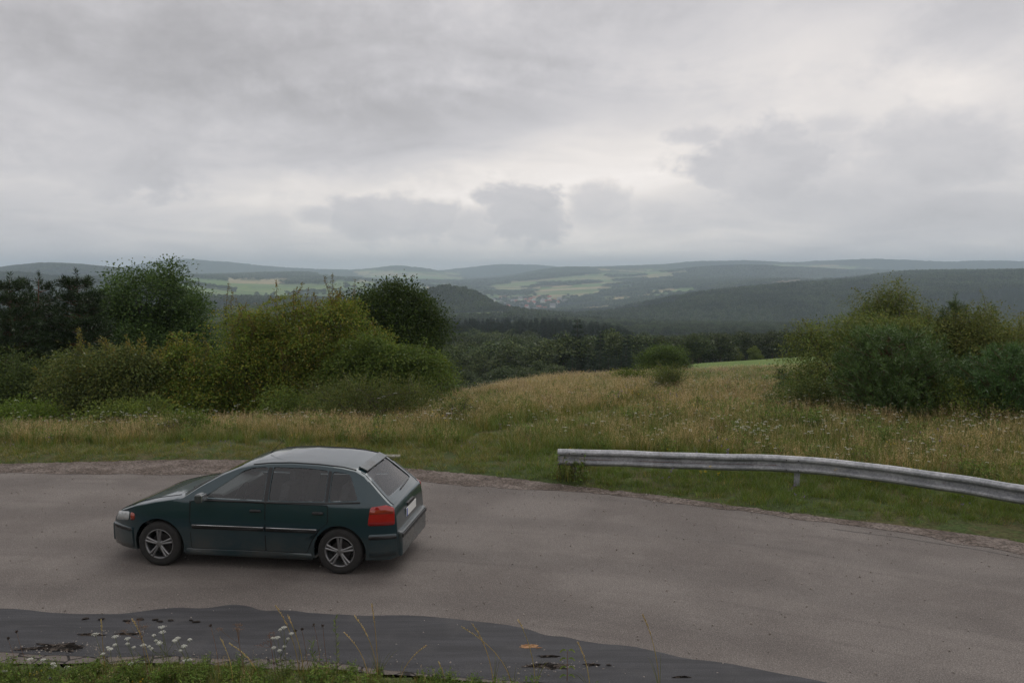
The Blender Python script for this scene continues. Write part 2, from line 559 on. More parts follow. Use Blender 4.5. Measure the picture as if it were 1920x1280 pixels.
def table_z(tau, D):
    tau = np.clip(np.asarray(tau, float), -1.299, 1.299)
    D = np.clip(np.asarray(D, float), RD[0], RD[-1] - 1)
    ld = np.log(D)
    k = np.clip(np.searchsorted(LD, ld, side='right') - 1, 0, len(LD) - 2)
    h = LD[k + 1] - LD[k]
    s = (ld - LD[k]) / h
    ci = (tau - TAU[0]) / (TAU[1] - TAU[0])
    c0 = np.clip(np.floor(ci).astype(int), 0, len(TAU) - 2)
    cf = ci - c0

    def g(A, kk):
        return A[kk, c0] * (1 - cf) + A[kk, c0 + 1] * cf
    y0, y1, m0, m1 = g(RZ, k), g(RZ, k + 1), g(SL, k), g(SL, k + 1)
    return (2 * s ** 3 - 3 * s ** 2 + 1) * y0 + (s ** 3 - 2 * s ** 2 + s) * h * m0 + (-2 * s ** 3 + 3 * s ** 2) * y1 + (s ** 3 - s ** 2) * h * m1


def ground_pt(px, py, z=0.0):
    d = px_dir(px, py)
    t = (z - H) / d.z
    return (d.x * t, d.y * t)


# ------------------------------------------------------------------ road outlines (world metres)
far_px = [(0, 871), (100, 868), (200, 866), (320, 863), (420, 863), (520, 864), (620, 868), (700, 873), (780, 881), (830, 885), (870, 889), (950, 897),
          (1000, 903), (1050, 908), (1100, 915), (1160, 922), (1250, 932), (1350, 946), (1500, 966), (1620, 978), (1700, 988), (1800, 1001), (1870, 1013), (1920, 1022)]
FAR = [(-60, 12.5), (-42, 14.8), (-28, 16.4), (-18, 17.2)] + [ground_pt(*p) for p in far_px] + [(9.2, 11.1), (11.8, 8.8), (14.2, 5.6), (16, 1.5), (17, -4), (17.3, -12), (17.3, -40)]
gr_px = [(0, 887), (130, 888), (270, 889), (400, 889), (600, 893), (780, 903), (850, 909), (950, 915), (1050, 919), (1150, 929), (1250, 941), (1350, 953), (1500, 973), (1700, 999), (1920, 1040)]
GRV = [(-60, 11.7), (-42, 14.0), (-28, 15.7), (-18, 16.4)] + [ground_pt(*p) for p in gr_px] + [(9.0, 10.8), (11.6, 8.5), (14.0, 5.4), (15.8, 1.4), (16.8, -4), (17.1, -12), (17.1, -40)]
near_px = [(0, 1242), (150, 1244), (300, 1242), (500, 1252), (620, 1256), (700, 1264), (870, 1276)]
NEAR = [(-60, 4.0), (-42, 6.0), (-28, 7.6), (-18, 8.4), (-10, 8.65)] + [ground_pt(*p) for p in near_px] + [(0.6, 7.75), (1.6, 7.2), (2.8, 6.6), (4.4, 5.7), (6.4, 4.2), (8.2, 2.0), (9.4, -1), (10, -5), (10.2, -12), (10.2, -40)]
tar_px = [(0, 1143), (60, 1147), (130, 1150), (165, 1152), (210, 1153), (260, 1148), (300, 1142), (335, 1138), (370, 1139), (430, 1134), (455, 1136), (480, 1145), (500, 1147), (545, 1144), (600, 1149),
          (700, 1155), (760, 1156), (800, 1158), (900, 1165), (960, 1172), (1000, 1181), (1020, 1190), (1060, 1194), (1100, 1205), (1180, 1214), (1240, 1226), (1300, 1237), (1360, 1243), (1450, 1263), (1500, 1273)]
TAR = [(-34, 8.6), (-22, 9.4), (-12, 9.9)] + [ground_pt(*p) for p in tar_px] + [(3.6, 7.6), (5.2, 6.2), (6.8, 4.9)]
tlo_px = [(0, 1222), (60, 1226), (150, 1229), (300, 1230), (420, 1234), (520, 1236), (620, 1243), (700, 1253), (830, 1266), (950, 1273), (1080, 1284)]
TLO = [(-34, 7.4), (-22, 8.3), (-12, 8.8)] + [ground_pt(*p) for p in tlo_px] + [(1.6, 7.6), (2.8, 6.95), (4.6, 5.9), (6.6, 4.7)]


def resample(pl, step, seed=0, amp=0.0, freq=2.0):
    P = np.array(pl, float)
    seg = np.linalg.norm(np.diff(P, axis=0), axis=1)
    s = np.concatenate([[0], np.cumsum(seg)])
    # smooth a little with Catmull-Rom style interpolation
    n = max(2, int(s[-1] / step))
    q = np.linspace(0, s[-1], n)
    m = np.zeros_like(P)
    m[1:-1] = (P[2:] - P[:-2]) / (s[2:] - s[:-2])[:, None]
    m[0] = (P[1] - P[0]) / seg[0]
    m[-1] = (P[-1] - P[-2]) / seg[-1]
    k = np.clip(np.searchsorted(s, q, side='right') - 1, 0, len(P) - 2)
    h = (s[k + 1] - s[k])[:, None]
    t = ((q - s[k]) / h[:, 0])[:, None]
    Q = (2 * t ** 3 - 3 * t ** 2 + 1) * P[k] + (t ** 3 - 2 * t ** 2 + t) * h * m[k] + (-2 * t ** 3 + 3 * t ** 2) * P[k + 1] + (t ** 3 - t ** 2) * h * m[k + 1]
    if amp:
        T = np.gradient(Q, axis=0)
        T /= np.linalg.norm(T, axis=1, keepdims=True)
        N = np.stack([-T[:, 1], T[:, 0]], 1)
        Q = Q + N * (fbm(q * freq, q * 0 + seed, 4, seed) * amp)[:, None]
    return Q


def sdist(x, y, PL):
    """signed distance to polyline PL (positive to its left = away from camera for these left-to-right lines)"""
    x = np.asarray(x, float).ravel()
    y = np.asarray(y, float).ravel()
    best = np.full(x.shape, 1e9)
    sign = np.ones(x.shape)
    for i in range(len(PL) - 1):
        a, b = PL[i], PL[i + 1]
        ab = b - a
        L2 = (ab ** 2).sum() + 1e-12
        t = np.clip(((x - a[0]) * ab[0] + (y - a[1]) * ab[1]) / L2, 0, 1)
        dx, dy = x - (a[0] + t * ab[0]), y - (a[1] + t * ab[1])
        d = np.hypot(dx, dy)
        cr = ab[0] * (y - a[1]) - ab[1] * (x - a[0])
        m = d < best
        best[m] = d[m]
        sign[m] = np.sign(cr[m])
    return best * sign


FARC = resample(FAR, 1.2)
NEARC = resample(NEAR, 1.2)


def terrain_z(x, y):
    x = np.asarray(x, float)
    y = np.asarray(y, float)
    shp = x.shape
    x = x.ravel()
    y = y.ravel()
    r = np.hypot(x, y)
    th = np.arctan2(x, y)
    thc = np.clip(th, -R(50), R(50))
    D = r * np.cos(thc)
    tau = np.tan(thc)
    z = table_z(tau, D)
    z = np.where(D < 18, 0.0, z)
    # gentle unevenness
    z = z + fbm(x / 9, y / 9, 3, 3) * 0.16 * np.clip((D - 17) / 12, 0, 1) * np.clip(90 / np.maximum(D, 1), 0, 1)
    z = z + fbm(x / 220, y / 220, 4, 8) * np.clip((D - 700) / 1200, 0, 1) * np.clip(D / 5000, .3, 1) * 7
    near = r < 60
    xi, yi = x[near], y[near]
    df = sdist(xi, yi, FARC)
    dn = sdist(xi, yi, NEARC)
    zi = z[near]
    out_f = df > 0
    zi = np.where(out_f, zi * np.clip(df / 6, 0, 1) ** 1 + 0.05 * np.clip(df / 0.5, 0, 1) + fbm(xi * 1.3, yi * 1.3, 3, 4) * 0.035 * np.clip(df / .5, 0, 1), zi)
    bank = 2.3 * np.clip((-dn - 0.5) / 7.2, 0, 1.1) ** 1.35
    bank = np.minimum(bank, 2.9) * np.clip(1.05 - 0.0, 0, 1)
    zi = np.where(dn < 0, 0.04 * np.clip(-dn / 0.4, 0, 1) + bank * np.clip(-dn / 1.5, 0, 1) + fbm(xi * 1.3, yi * 1.3, 3, 4) * 0.03, zi)
    road = (df <= 0) & (dn >= 0)
    zi = np.where(road, -0.06, zi)
    z[near] = zi
    far_back = (r >= 60)
    return z.reshape(shp)


def px_of(x, y, z):
    d = np.stack([x, y, np.asarray(z) - H], -1)
    cp, sp = math.cos(PITCH), math.sin(PITCH)
    f = d[..., 1] * cp - d[..., 2] * sp
    u = d[..., 0] / f
    v = (d[..., 1] * sp + d[..., 2] * cp) / f
    return 960 + u * FPX, 640 - v * FPX


# ------------------------------------------------------------------ land cover for the distant country
FIELDS = [  # (polygon in photo columns/rows on the slope, distance range, kind)
    ([(815, 606), (815, 596), (850, 588), (945, 584), (958, 592), (935, 604)], (1380, 1760), 'mix'),
    ([(330, 520), (440, 530), (560, 534), (700, 530), (700, 585), (560, 585), (395, 585), (380, 560), (330, 545)], (2250, 4300), 'green'),
    ([(420, 521), (545, 524), (560, 533), (430, 531)], (2900, 4600), 'tan'),
    ([(590, 512), (700, 522), (860, 534), (860, 548), (770, 552), (600, 530)], (3300, 6200), 'mix'),
    ([(880, 545), (960, 528), (1120, 515), (1260, 516), (1270, 530), (1150, 552), (1010, 572), (920, 574)], (3300, 7000), 'strips'),
    ([(1075, 586), (1120, 572), (1180, 562), (1250, 553), (1262, 558), (1190, 572), (1120, 584)], (2300, 4000), 'tan'),
    ([(1095, 598), (1150, 583), (1215, 577), (1215, 584), (1160, 592), (1130, 600)], (2000, 3300), 'green'),
    ([(1120, 560), (1250, 540), (1345, 535), (1345, 548), (1250, 556), (1140, 570)], (3000, 5400), 'strips'),
    ([(1290, 552), (1370, 541), (1450, 531), (1540, 524), (1545, 529), (1500, 533), (1420, 541), (1350, 549)], (2700, 5000), 'brown'),
    ([(1640, 526), (1690, 521), (1690, 525), (1645, 529)], (2300, 3500), 'green'),
    ([(650, 506), (860, 512), (870, 528), (700, 526)], (6000, 9500), 'strips'),
    ([(1450, 496), (1640, 500), (1640, 506), (1450, 504)], (5200, 9500), 'strips'),
    ([(1120, 505), (1290, 505), (1290, 516), (1120, 516)], (5000, 8000), 'strips'),
]
PALG = np.array([(0.115, 0.185, 0.060), (0.14, 0.21, 0.070), (0.175, 0.215, 0.085), (0.12, 0.165, 0.065)])
PALT = np.array([(0.30, 0.25, 0.13), (0.35, 0.28, 0.16), (0.25, 0.23, 0.12)])
PALB = np.array([(0.25, 0.16, 0.11), (0.29, 0.20, 0.13)])
CF = np.array((0.028, 0.040, 0.021))


def landcover(x, y, z):
    """returns colour (n,3) and forest mask"""
    D = y
    pxx, pyy = px_of(x, y, z)
    n = len(x)
    col = np.tile(CF, (n, 1)) * (1 + 0.35 * fbm(x / 90, y / 90, 3, 21))[:, None]
    forest = np.ones(n, bool)
    wx = pxx + fbm(x / 200, y / 200, 3, 31) * 9
    wy = pyy + fbm(x / 180, y / 180, 3, 32) * 2.2
    for poly, (d0, d1), kind in FIELDS:
        m = inpoly(wx, wy, poly) & (D > d0) & (D < d1)
        ang = hash2(np.array([len(poly)]), np.array([int(d0)]))[0] * 0.8 - 0.2
        u = x * math.cos(ang) + y * math.sin(ang)
        v = -x * math.sin(ang) + y * math.cos(ang)
        s = 55 + 0.012 * d0
        i1 = np.floor(v / s + fbm(u / 400, v / 400, 2, 4) * 0.8)
        i2 = np.floor(u / (s * 5) + hash2(i1, i1 * 0, 9) * 3)
        hs = hash2(i1, i2, 3)
        hk = hash2(i1, i2, 7)
        pal = {'green': PALG, 'tan': PALT, 'brown': PALB}.get(kind)
        if pal is not None:
            c = pal[(hs * len(pal) * 0.999).astype(int)]
        else:
            c = np.where((hk < 0.35)[:, None], PALT[(hs * 2.99).astype(int)], PALG[(hs * 3.99).astype(int)])
        c = c * (1 + 0.15 * fbm(x / 40, y / 40, 2, 5))[:, None]
        # copses and hedgerows between the strips
        cop = fbm(x / 260 + 3, y / 180, 3, 12) > (0.26 if kind in ('strips', 'mix') else 0.40)
        hed = (np.abs(v / s - np.round(v / s)) < 0.05) & (fbm(x / 300, y / 300, 2, 14) > (0.15 if kind == 'strips' else 0.4)) & (D < 5200)
        mm = m & ~cop & ~hed
        col[mm] = c[mm]
        forest[mm] = False
    vil = ((pxx - 985) / 75) ** 2 + ((pyy - 576) / 15) ** 2 < 1
    vil &= (D > 2600) & (D < 4400)
    forest[vil] = hash2(np.floor(x[vil] / 40), np.floor(y[vil] / 40), 5) > 0.72
    return col, forest


# ------------------------------------------------------------------ terrain meshes (near and far sheets)
def ground_material():
    m, t, out = new_mat('meadow_ground')
    g = t.n('ShaderNodeNewGeometry')
    pos = g.outputs['Position']
    n1 = t.noise(pos, 0.35, 5, 0.6)
    n2 = t.noise(pos, 3.0, 6, 0.65)
    n3 = t.noise(pos, 22.0, 3, 0.6)
    c = t.mix(t.ramp(n1, 0.4, 0.62), (0.050, 0.066, 0.024), (0.090, 0.082, 0.038))
    c = t.mix(t.ramp(n2, 0.45, 0.62), c, (0.055, 0.078, 0.026))
    fa = t.n('ShaderNodeAttribute', attribute_name='field')
    c = t.mix(fa.outputs['Fac'], c, t.mix(t.ramp(n1, 0.4, 0.6), (0.105, 0.165, 0.042), (0.14, 0.185, 0.055)))
    c = t.hsv(c, 0.5, 1, t.ramp(n3, 0.25, 0.75, 0.6, 1.4))
    principled(t, out, c, 0.95, 0, 0.1, n2, 0.6, 0.08)
    return m


def far_material():
    m, t, out = new_mat('distant_country')
    at = t.n('ShaderNodeAttribute', attribute_name='cover')
    g = t.n('ShaderNodeNewGeometry')
    n2 = t.noise(g.outputs['Position'], 0.05, 4, 0.65)
    c = t.hsv(at.outputs['Color'], 0.5, 1, t.ramp(n2, 0.25, 0.75, 0.8, 1.2))
    principled(t, out, c, 0.95, 0, 0.05)
    return m


M['ground'] = ground_material()
M['far'] = far_material()


def polar_sheet(radii, thetas):
    Rr, Tt = np.meshgrid(radii, thetas, indexing='ij')
    X = Rr * np.sin(Tt)
    Y = Rr * np.cos(Tt)
    Z = terrain_z(X, Y)
    nr, nt_ = Rr.shape
    i = np.arange(nr - 1)[:, None] * nt_
    j = np.arange(nt_ - 1)[None, :]
    F = np.stack([i + j, i + nt_ + j, i + nt_ + j + 1, i + j + 1], -1).reshape(-1, 4)
    return X, Y, Z, F[:, ::-1]


SEAM = 230.0
# near sheet (all round): fine polar grid
thn = np.concatenate([np.linspace(-PI, -R(42), 70)[:-1], np.linspace(-R(42), R(42), 420), np.linspace(R(42), PI, 70)[1:]])
rn = np.concatenate([[0.3], np.geomspace(1.5, 6, 10), np.arange(6.4, 24, 0.14), np.geomspace(24, SEAM, 110)])
X, Y, Z, F = polar_sheet(rn, thn)
_px, _ = px_of(X.ravel(), np.maximum(Y.ravel(), .1), Z.ravel())
fieldm = ((Y.ravel() > 67 + 2 * fbm(X.ravel() / 8, Y.ravel() / 8, 2, 9)) & (Y.ravel() < 205) & (_px > 1272)).astype(float)
me = arr_mesh('ground', np.stack([X.ravel(), Y.ravel(), Z.ravel()], 1), F, True, attrs={'field': fieldm})
tag(link('ground', me, M['ground']), 'uneven meadow ground and grassy bank on both sides of the road', kind='structure')
# far sheet, in view
thf = np.concatenate([np.linspace(-PI, -R(36), 90)[:-1], np.linspace(-R(36), R(36), 1100), np.linspace(R(36), PI, 90)[1:]])
rf = np.geomspace(SEAM, 14400, 520)
X, Y, Z, F = polar_sheet(rf, thf)
xf, yf, zf = X.ravel(), Y.ravel(), Z.ravel()
cov, fmask = landcover(xf, yf, zf)
bump = np.where(fmask & (yf > 3300), (hash2(np.floor(xf / 37), np.floor(yf / 37), 77)) * 9 + 4, 0)
zf = zf + bump
FARZ = zf.reshape(X.shape)
me = arr_mesh('hills', np.stack([xf, yf, zf], 1), F, True, attrs={'cover': cov})
tag(link('hills', me, M['far']), 'wooded hills and strip fields fading into the haze', kind='structure')

# horizon visibility along every azimuth, so that woods are only planted where they can show
vis_t = np.tan(np.linspace(-R(33), R(33), 661))
vis_D = np.geomspace(40, 14000, 500)
VT, VD = np.meshgrid(vis_t, vis_D, indexing='ij')
VZ = terrain_z(VT * VD, VD)
_, VY = px_of(VT * VD, VD, VZ)
VMIN = np.minimum.accumulate(np.concatenate([np.full((len(vis_t), 1), 900.), VY[:, :-1]], axis=1), axis=1)


def visible(x, y, z, margin=8):
    t = x / y
    i = np.clip(np.round((np.arctan(t) + R(33)) / R(66) * 660).astype(int), 0, 660)
    k = np.clip(np.searchsorted(vis_D, y) - 1, 0, len(vis_D) - 1)
    _, py = px_of(x, y, z)
    return (py < VMIN[i, k] + margin) & (np.abs(np.arctan(t)) < R(33))

# ------------------------------------------------------------------ haze: one closed box of thin even air
hz_m, t, out = new_mat('haze_air')
vol = t.n('ShaderNodeVolumePrincipled')
vol.inputs['Color'].default_value = (0.72, 0.87, 1.0, 1)
vol.inputs['Density'].default_value = 1.3e-4
vol.inputs['Anisotropy'].default_value = 0.0
t.set(out, 'Volume', vol.outputs[0])
zlo, zhi = float(min(FARZ.min(), -170)) - 4.0, float(max(FARZ.max(), 200)) + 25.0
bx0 = 15500.0
Vb = np.array([(sx * bx0, sy * bx0, zz_) for zz_ in (zlo, zhi) for sx, sy in ((-1, -1), (1, -1), (1, 1), (-1, 1))])
Fb = np.array([(0, 3, 2, 1), (4, 5, 6, 7), (0, 1, 5, 4), (1, 2, 6, 5), (2, 3, 7, 6), (3, 0, 4, 7)])
tag(link('haze', arr_mesh('haze', Vb, Fb), hz_m), 'thin bluish air over the valley', kind='stuff')


# ------------------------------------------------------------------ scatter by geometry nodes (for what nobody could count)
def scatter(name, P, Rt, S, var, protos, label):
    me = arr_mesh(name, P, np.zeros((0, 3), int)) if False else bpy.data.meshes.new(name)
    P = np.asarray(P, np.float32)
    n = len(P)
    me.vertices.add(n)
    me.vertices.foreach_set('co', P.ravel())
    a = me.attributes.new('rot', 'FLOAT_VECTOR', 'POINT')
    a.data.foreach_set('vector', np.asarray(Rt, np.float32).ravel())
    a = me.attributes.new('scl', 'FLOAT_VECTOR', 'POINT')
    S = np.asarray(S, np.float32)
    if S.ndim == 1:
        S = np.repeat(S[:, None], 3, 1)
    a.data.foreach_set('vector', S.ravel())
    a = me.attributes.new('var', 'INT', 'POINT')
    a.data.foreach_set('value', np.asarray(var, np.int32))
    o = link(name, me)
    ng = bpy.data.node_groups.new(name, 'GeometryNodeTree')
    ng.interface.new_socket('Geometry', in_out='INPUT', socket_type='NodeSocketGeometry')
    ng.interface.new_socket('Geometry', in_out='OUTPUT', socket_type='NodeSocketGeometry')
    N, L = ng.nodes, ng.links
    gi = N.new('NodeGroupInput')
    go = N.new('NodeGroupOutput')
    jn = N.new('GeometryNodeJoinGeometry')
    ar = N.new('GeometryNodeInputNamedAttribute')
    ar.data_type = 'FLOAT_VECTOR'
    ar.inputs[0].default_value = 'rot'
    e2r = N.new('FunctionNodeEulerToRotation')
    L.new(ar.outputs[0], e2r.inputs[0])
    asc = N.new('GeometryNodeInputNamedAttribute')
    asc.data_type = 'FLOAT_VECTOR'
    asc.inputs[0].default_value = 'scl'
    av = N.new('GeometryNodeInputNamedAttribute')
    av.data_type = 'INT'
    av.inputs[0].default_value = 'var'
    for k, p in enumerate(protos):
        oi = N.new('GeometryNodeObjectInfo')
        oi.inputs['Object'].default_value = p
        oi.inputs['As Instance'].default_value = True
        cmp_ = N.new('FunctionNodeCompare')
        cmp_.data_type = 'INT'
        cmp_.operation = 'EQUAL'
        ii = [s for s in cmp_.inputs if s.type == 'INT']
        L.new(av.outputs[0], ii[0])
        ii[1].default_value = k
        ip = N.new('GeometryNodeInstanceOnPoints')
        L.new(gi.outputs[0], ip.inputs['Points'])
        L.new(cmp_.outputs[0], ip.inputs['Selection'])
        L.new(oi.outputs['Geometry'], ip.inputs['Instance'])
        L.new(e2r.outputs[0], ip.inputs['Rotation'])
        L.new(asc.outputs[0], ip.inputs['Scale'])
        L.new(ip.outputs[0], jn.inputs[0])
    L.new(jn.outputs[0], go.inputs[0])
    md = o.modifiers.new('scatter', 'NODES')
    md.node_group = ng
    tag(o, label, kind='stuff')
    return o


def proto(name, me, mats):
    """kept out of every collection: only its mesh is used"""
    for m in mats if isinstance(mats, (list, tuple)) else [mats]:
        me.materials.append(m)
    return bpy.data.objects.new(name, me)


# ------------------------------------------------------------------ distant woodland trees
def wood_broad(seed, n=1500, h=14.0, w=4.6, card=0.75, trunk=True):
    r = np.random.default_rng(seed)
    acc = Acc()
    lob = []
    for k in range(9):
        a = r.uniform(0, 2 * PI)
        q = r.uniform(0.1, 0.62) * w
        z = h * r.uniform(0.42, 0.80)
        lob.append((math.cos(a) * q, math.sin(a) * q, z, w * r.uniform(.38, .6), h * r.uniform(.13, .2)))
    lob.append((0, 0, h * .82, w * .45, h * .18))
    lob = np.array(lob)
    k = r.integers(0, len(lob), n)
    u = unit(n, r)
    u[:, 2] = np.abs(u[:, 2]) * 1.0 - 0.35 * (r.random(n) < .4)
    rr = r.random(n) ** 0.25
    C = lob[k, :3] + u * np.stack([lob[k, 3] * rr, lob[k, 3] * rr, lob[k, 4] * rr], 1)
    d = unit(n, r) + u * 0.6
    nn = u + unit(n, r) * 0.6
    V, F = leaf_arrays(C, d, nn, card * r.uniform(.6, 1.3, n), card * r.uniform(.5, 1.0, n))
    acc.add(V, F, 0)
    if trunk:
        V, F = tube_arrays([(0, 0, -1), (0.1, 0, h * .3), (0, .1, h * .75)], [.28, .2, .06], 5)
        acc.add(V, F, 1)
    return acc.mesh('broadleaf_tree')


def wood_conifer(seed, n=1500, h=17.0, w=2.6, card=0.8):
    r = np.random.default_rng(seed)
    acc = Acc()
    t_ = 1 - r.random(n) ** 0.6 * 0.78
    nb = 14
    t_ = (np.floor(t_ * nb) + r.uniform(.0, .55, n)) / nb
    t_ = np.clip(t_, 0.15, 1.0)
    a = r.uniform(0, 2 * PI, n)
    rad = w * (1 - t_) ** 0.75 * r.uniform(.25, 1.08, n)
    C = np.stack([np.cos(a) * rad, np.sin(a) * rad, h * t_ - rad * 0.18], 1)
    d = np.stack([np.cos(a), np.sin(a), r.uniform(-.3, .25, n)], 1)
    nn = np.stack([r.normal(size=n) * .4, r.normal(size=n) * .4, np.ones(n)], 1)
    V, F = leaf_arrays(C, d, nn, card * r.uniform(.6, 1.2, n), card * r.uniform(.3, .55, n))
    acc.add(V, F, 0)
    V, F = tube_arrays([(0, 0, -1), (0, 0, h * .5), (0, 0, h * .98)], [.22, .14, .03], 5)
    acc.add(V, F, 1)
    return acc.mesh('conifer_tree')


WB = [wood_broad(100 + k, 4200, 14, 4.6, .46) for k in range(4)]
WC = [wood_conifer(200 + k, 3200, 17, 2.6, .62) for k in range(2)]
WBm = [M['wood_leaf'], M['bark']]
WCm = [M['wood_needle'], M['bark']]
PB = [proto('broadleaf_tree', m_, WBm) for m_ in WB]
PC = [proto('conifer_tree', m_, WCm) for m_ in WC]
LB = [proto('broadleaf_tree', wood_broad(300 + k, 240, 13, 5.0, 1.9, False), [M['wood_leaf']]) for k in range(3)]
LC = [proto('conifer_tree', wood_conifer(310 + k, 240, 16, 2.8, 1.7), WCm) for k in range(2)]


def wood_points():
    """candidate spots of the valley wood, 95-1350 m away"""
    out = []
    bands = [(95, 200, 5.8), (200, 400, 8.4), (400, 700, 9.0), (700, 1350, 11)]
    for d0, d1, sp in bands:
        nx = int(d1 * 1.3 / sp)
        ny = int((d1 - d0) / sp)
        gx, gy = np.meshgrid(np.arange(nx) * sp - d1 * .65, np.arange(ny) * sp + d0)
        gx = gx.ravel() + rng.uniform(-.45, .45, gx.size) * sp
        gy = gy.ravel() + rng.uniform(-.45, .45, gy.size) * sp
        k = np.abs(gx / gy) < 0.64
        out.append(np.stack([gx[k], gy[k], np.full(k.sum(), sp)], 1))
    return np.vstack(out)


wp = wood_points()
x, y, sp = wp.T
z = terrain_z(x, y)
pxx, pyy = px_of(x, y, z)
keep = np.ones(len(x), bool)
# the open hillside: meadow crest and green field stay free of trees
edge = np.interp(pxx, [0, 700, 820, 880, 1000, 1100, 1200, 1280, 1340, 1500, 1920], [95, 95, 100, 105, 112, 118, 130, 178, 195, 205, 205])
keep &= y > edge
# clearing behind the first wood: the valley beyond drops out of sight on the right
keep &= ~((y > 640) & (y < 900) & (pxx > 1150))
keep &= ~((y > 700) & (pxx > 780) & (pxx < 1150) & (fbm(x / 90, y / 90, 2, 41) > 0.1))
# two or three openings among the trees
keep &= ~(fbm(x / 60 + 9, y / 45, 2, 44) > 0.62)
conif = (y > 430) & (y < 700) & (pxx > 820) & (pxx < 1200) & (fbm(x / 70, y / 70, 2, 45) > -0.55)
conif |= (y < 185) & (pxx > 1060) & (pxx < 1230) & (fbm(x / 30, y / 30, 2, 46) > 0.0)
conif |= fbm(x / 45, y / 45, 2, 47) > 0.5
hgt = 14 * rng.uniform(0.62, 1.0, len(x))
young = (y < 175)
hgt = np.where(young, 14 * np.interp(y, [95, 175], [0.30, 0.50]) * rng.uniform(.75, 1.2, len(x)), hgt)
# a younger plantation of even height half way up
even = (y > 300) & (y < 430) & (pxx > 1000)
hgt = np.where(even, 14 * rng.uniform(.5, .62, len(x)), hgt)
hgt = np.where(conif, np.where(young, hgt * 1.0, 17 * rng.uniform(.72, 1.0, len(x))), hgt)
# keep treetops below the outline the wood has in the photograph's valley
toplim = np.interp(pxx, [0, 380, 420, 780, 820, 900, 1000, 1100, 1150, 1180, 1240, 1330, 1420, 1550, 1920], [575, 572, 585, 598, 598, 590, 584, 590, 600, 618, 628, 622, 618, 622, 622])
_, ptop = px_of(x, y, z + hgt)
need = toplim + rng.uniform(-1, 7, len(x))
ok_h = (need - 515) * -y / FPX + H - z
hgt = np.where(y < 720, np.minimum(hgt, ok_h), hgt)
keep &= hgt > 3.0
keep &= visible(x, y, z + hgt, 6)
x, y, z, hgt, conif, pxx = x[keep], y[keep], z[keep], hgt[keep], conif[keep], pxx[keep]
_, ptop = px_of(x, y, z + hgt)
print('WOOD TREES', len(x), conif.sum())
size = hgt / y
order = np.argsort(-size)
hero = order[:300]
rest = order[300:]
nb_, nc_ = 0, 0
for i in hero:
    c_ = bool(conif[i])
    s = hgt[i] / (17.0 if c_ else 14.0)
    if c_:
        o = link('conifer_tree', WC[int(rng.integers(2))], loc=(x[i], y[i], z[i]))
        tag(o, 'small dark conifer among the broadleaf trees of the valley wood below the meadow', 'tree', 'conifers in the valley wood')
    else:
        o = link('broadleaf_tree', WB[int(rng.integers(4))], loc=(x[i], y[i], z[i]))
        tag(o, 'dull green broadleaf tree in the valley wood just below the meadow crest', 'tree', 'broadleaf trees in the valley wood')
    wsc = rng.uniform(.9, 1.35) * (1.2 if not c_ else 1.0)
    o.scale = (s * wsc, s * wsc, s)
    o.rotation_euler = (0, 0, rng.uniform(0, 6.28))
s_ = hgt[rest] / np.where(conif[rest], 17., 14.)
ws_ = rng.uniform(.9, 1.5, len(rest)) * np.where(conif[rest], 1.0, 1.2)
Sc = np.stack([s_ * ws_, s_ * ws_, s_], 1)
Rt = np.zeros((len(rest), 3))
Rt[:, 2] = rng.uniform(0, 6.28, len(rest))
vr = np.where(conif[rest], 4 + rng.integers(0, 2, len(rest)), rng.integers(0, 4, len(rest)))
scatter('woodland', np.stack([x[rest], y[rest], z[rest]], 1), Rt, Sc, vr, PB + PC, 'dark mixed wood filling the valley below the meadow')

# woods on the far slopes
pts = []
for d0, d1, sp in [(1350, 2100, 11.0), (2100, 3200, 15.0), (3200, 4700, 22.0), (4700, 6500, 34.0)]:
    nx, ny = int(d1 * 1.3 / sp), int((d1 - d0) / sp)
    gx, gy = np.meshgrid(np.arange(nx) * sp - d1 * .65, np.arange(ny) * sp + d0)
    gx = gx.ravel() + rng.uniform(-.45, .45, gx.size) * sp
    gy = gy.ravel() + rng.uniform(-.45, .45, gy.size) * sp
    k = np.abs(gx / gy) < 0.64
    pts.append(np.stack([gx[k], gy[k], np.full(k.sum(), sp)], 1))
fp = np.vstack(pts)
x, y, sp = fp.T
z = terrain_z(x, y)
_, fm = landcover(x, y, z)
k = fm & visible(x, y, z + 12, 3)
x, y, z, sp = x[k], y[k], z[k], sp[k]
print('FAR TREES', len(x))
n = len(x)
s = rng.uniform(.75, 1.15, n) * np.maximum(1.0, sp / 13.0) ** 0.7
Sc = np.stack([s * np.maximum(1, sp / 12), s * np.maximum(1, sp / 12), np.minimum(s, 1.35)], 1)
Rt = np.zeros((n, 3))
Rt[:, 2] = rng.uniform(0, 6.28, n)
cf_ = fbm(x / 300, y / 300, 3, 51) > 0.38
vr = np.where(cf_, 3 + rng.integers(0, 2, n), rng.integers(0, 3, n))
scatter('far_woods', np.stack([x, y, z], 1), Rt, Sc, vr, LB + LC, 'hazy woods covering the far slopes and the round hill')

# ------------------------------------------------------------------ the village in the valley and the farm on the ridge
M['plaster'] = simple('plaster', (0.62, 0.60, 0.56), 0.9, var=0.06, scale=0.3)
M['roof_red'] = simple('red_roof', (0.36, 0.13, 0.085), 0.9, var=0.2, scale=0.4)
M['roof_grey'] = simple('grey_roof', (0.22, 0.21, 0.21), 0.9, var=0.2, scale=0.4)
M['win_dark'] = simple('dark_window', (0.05, 0.055, 0.06), 0.2)


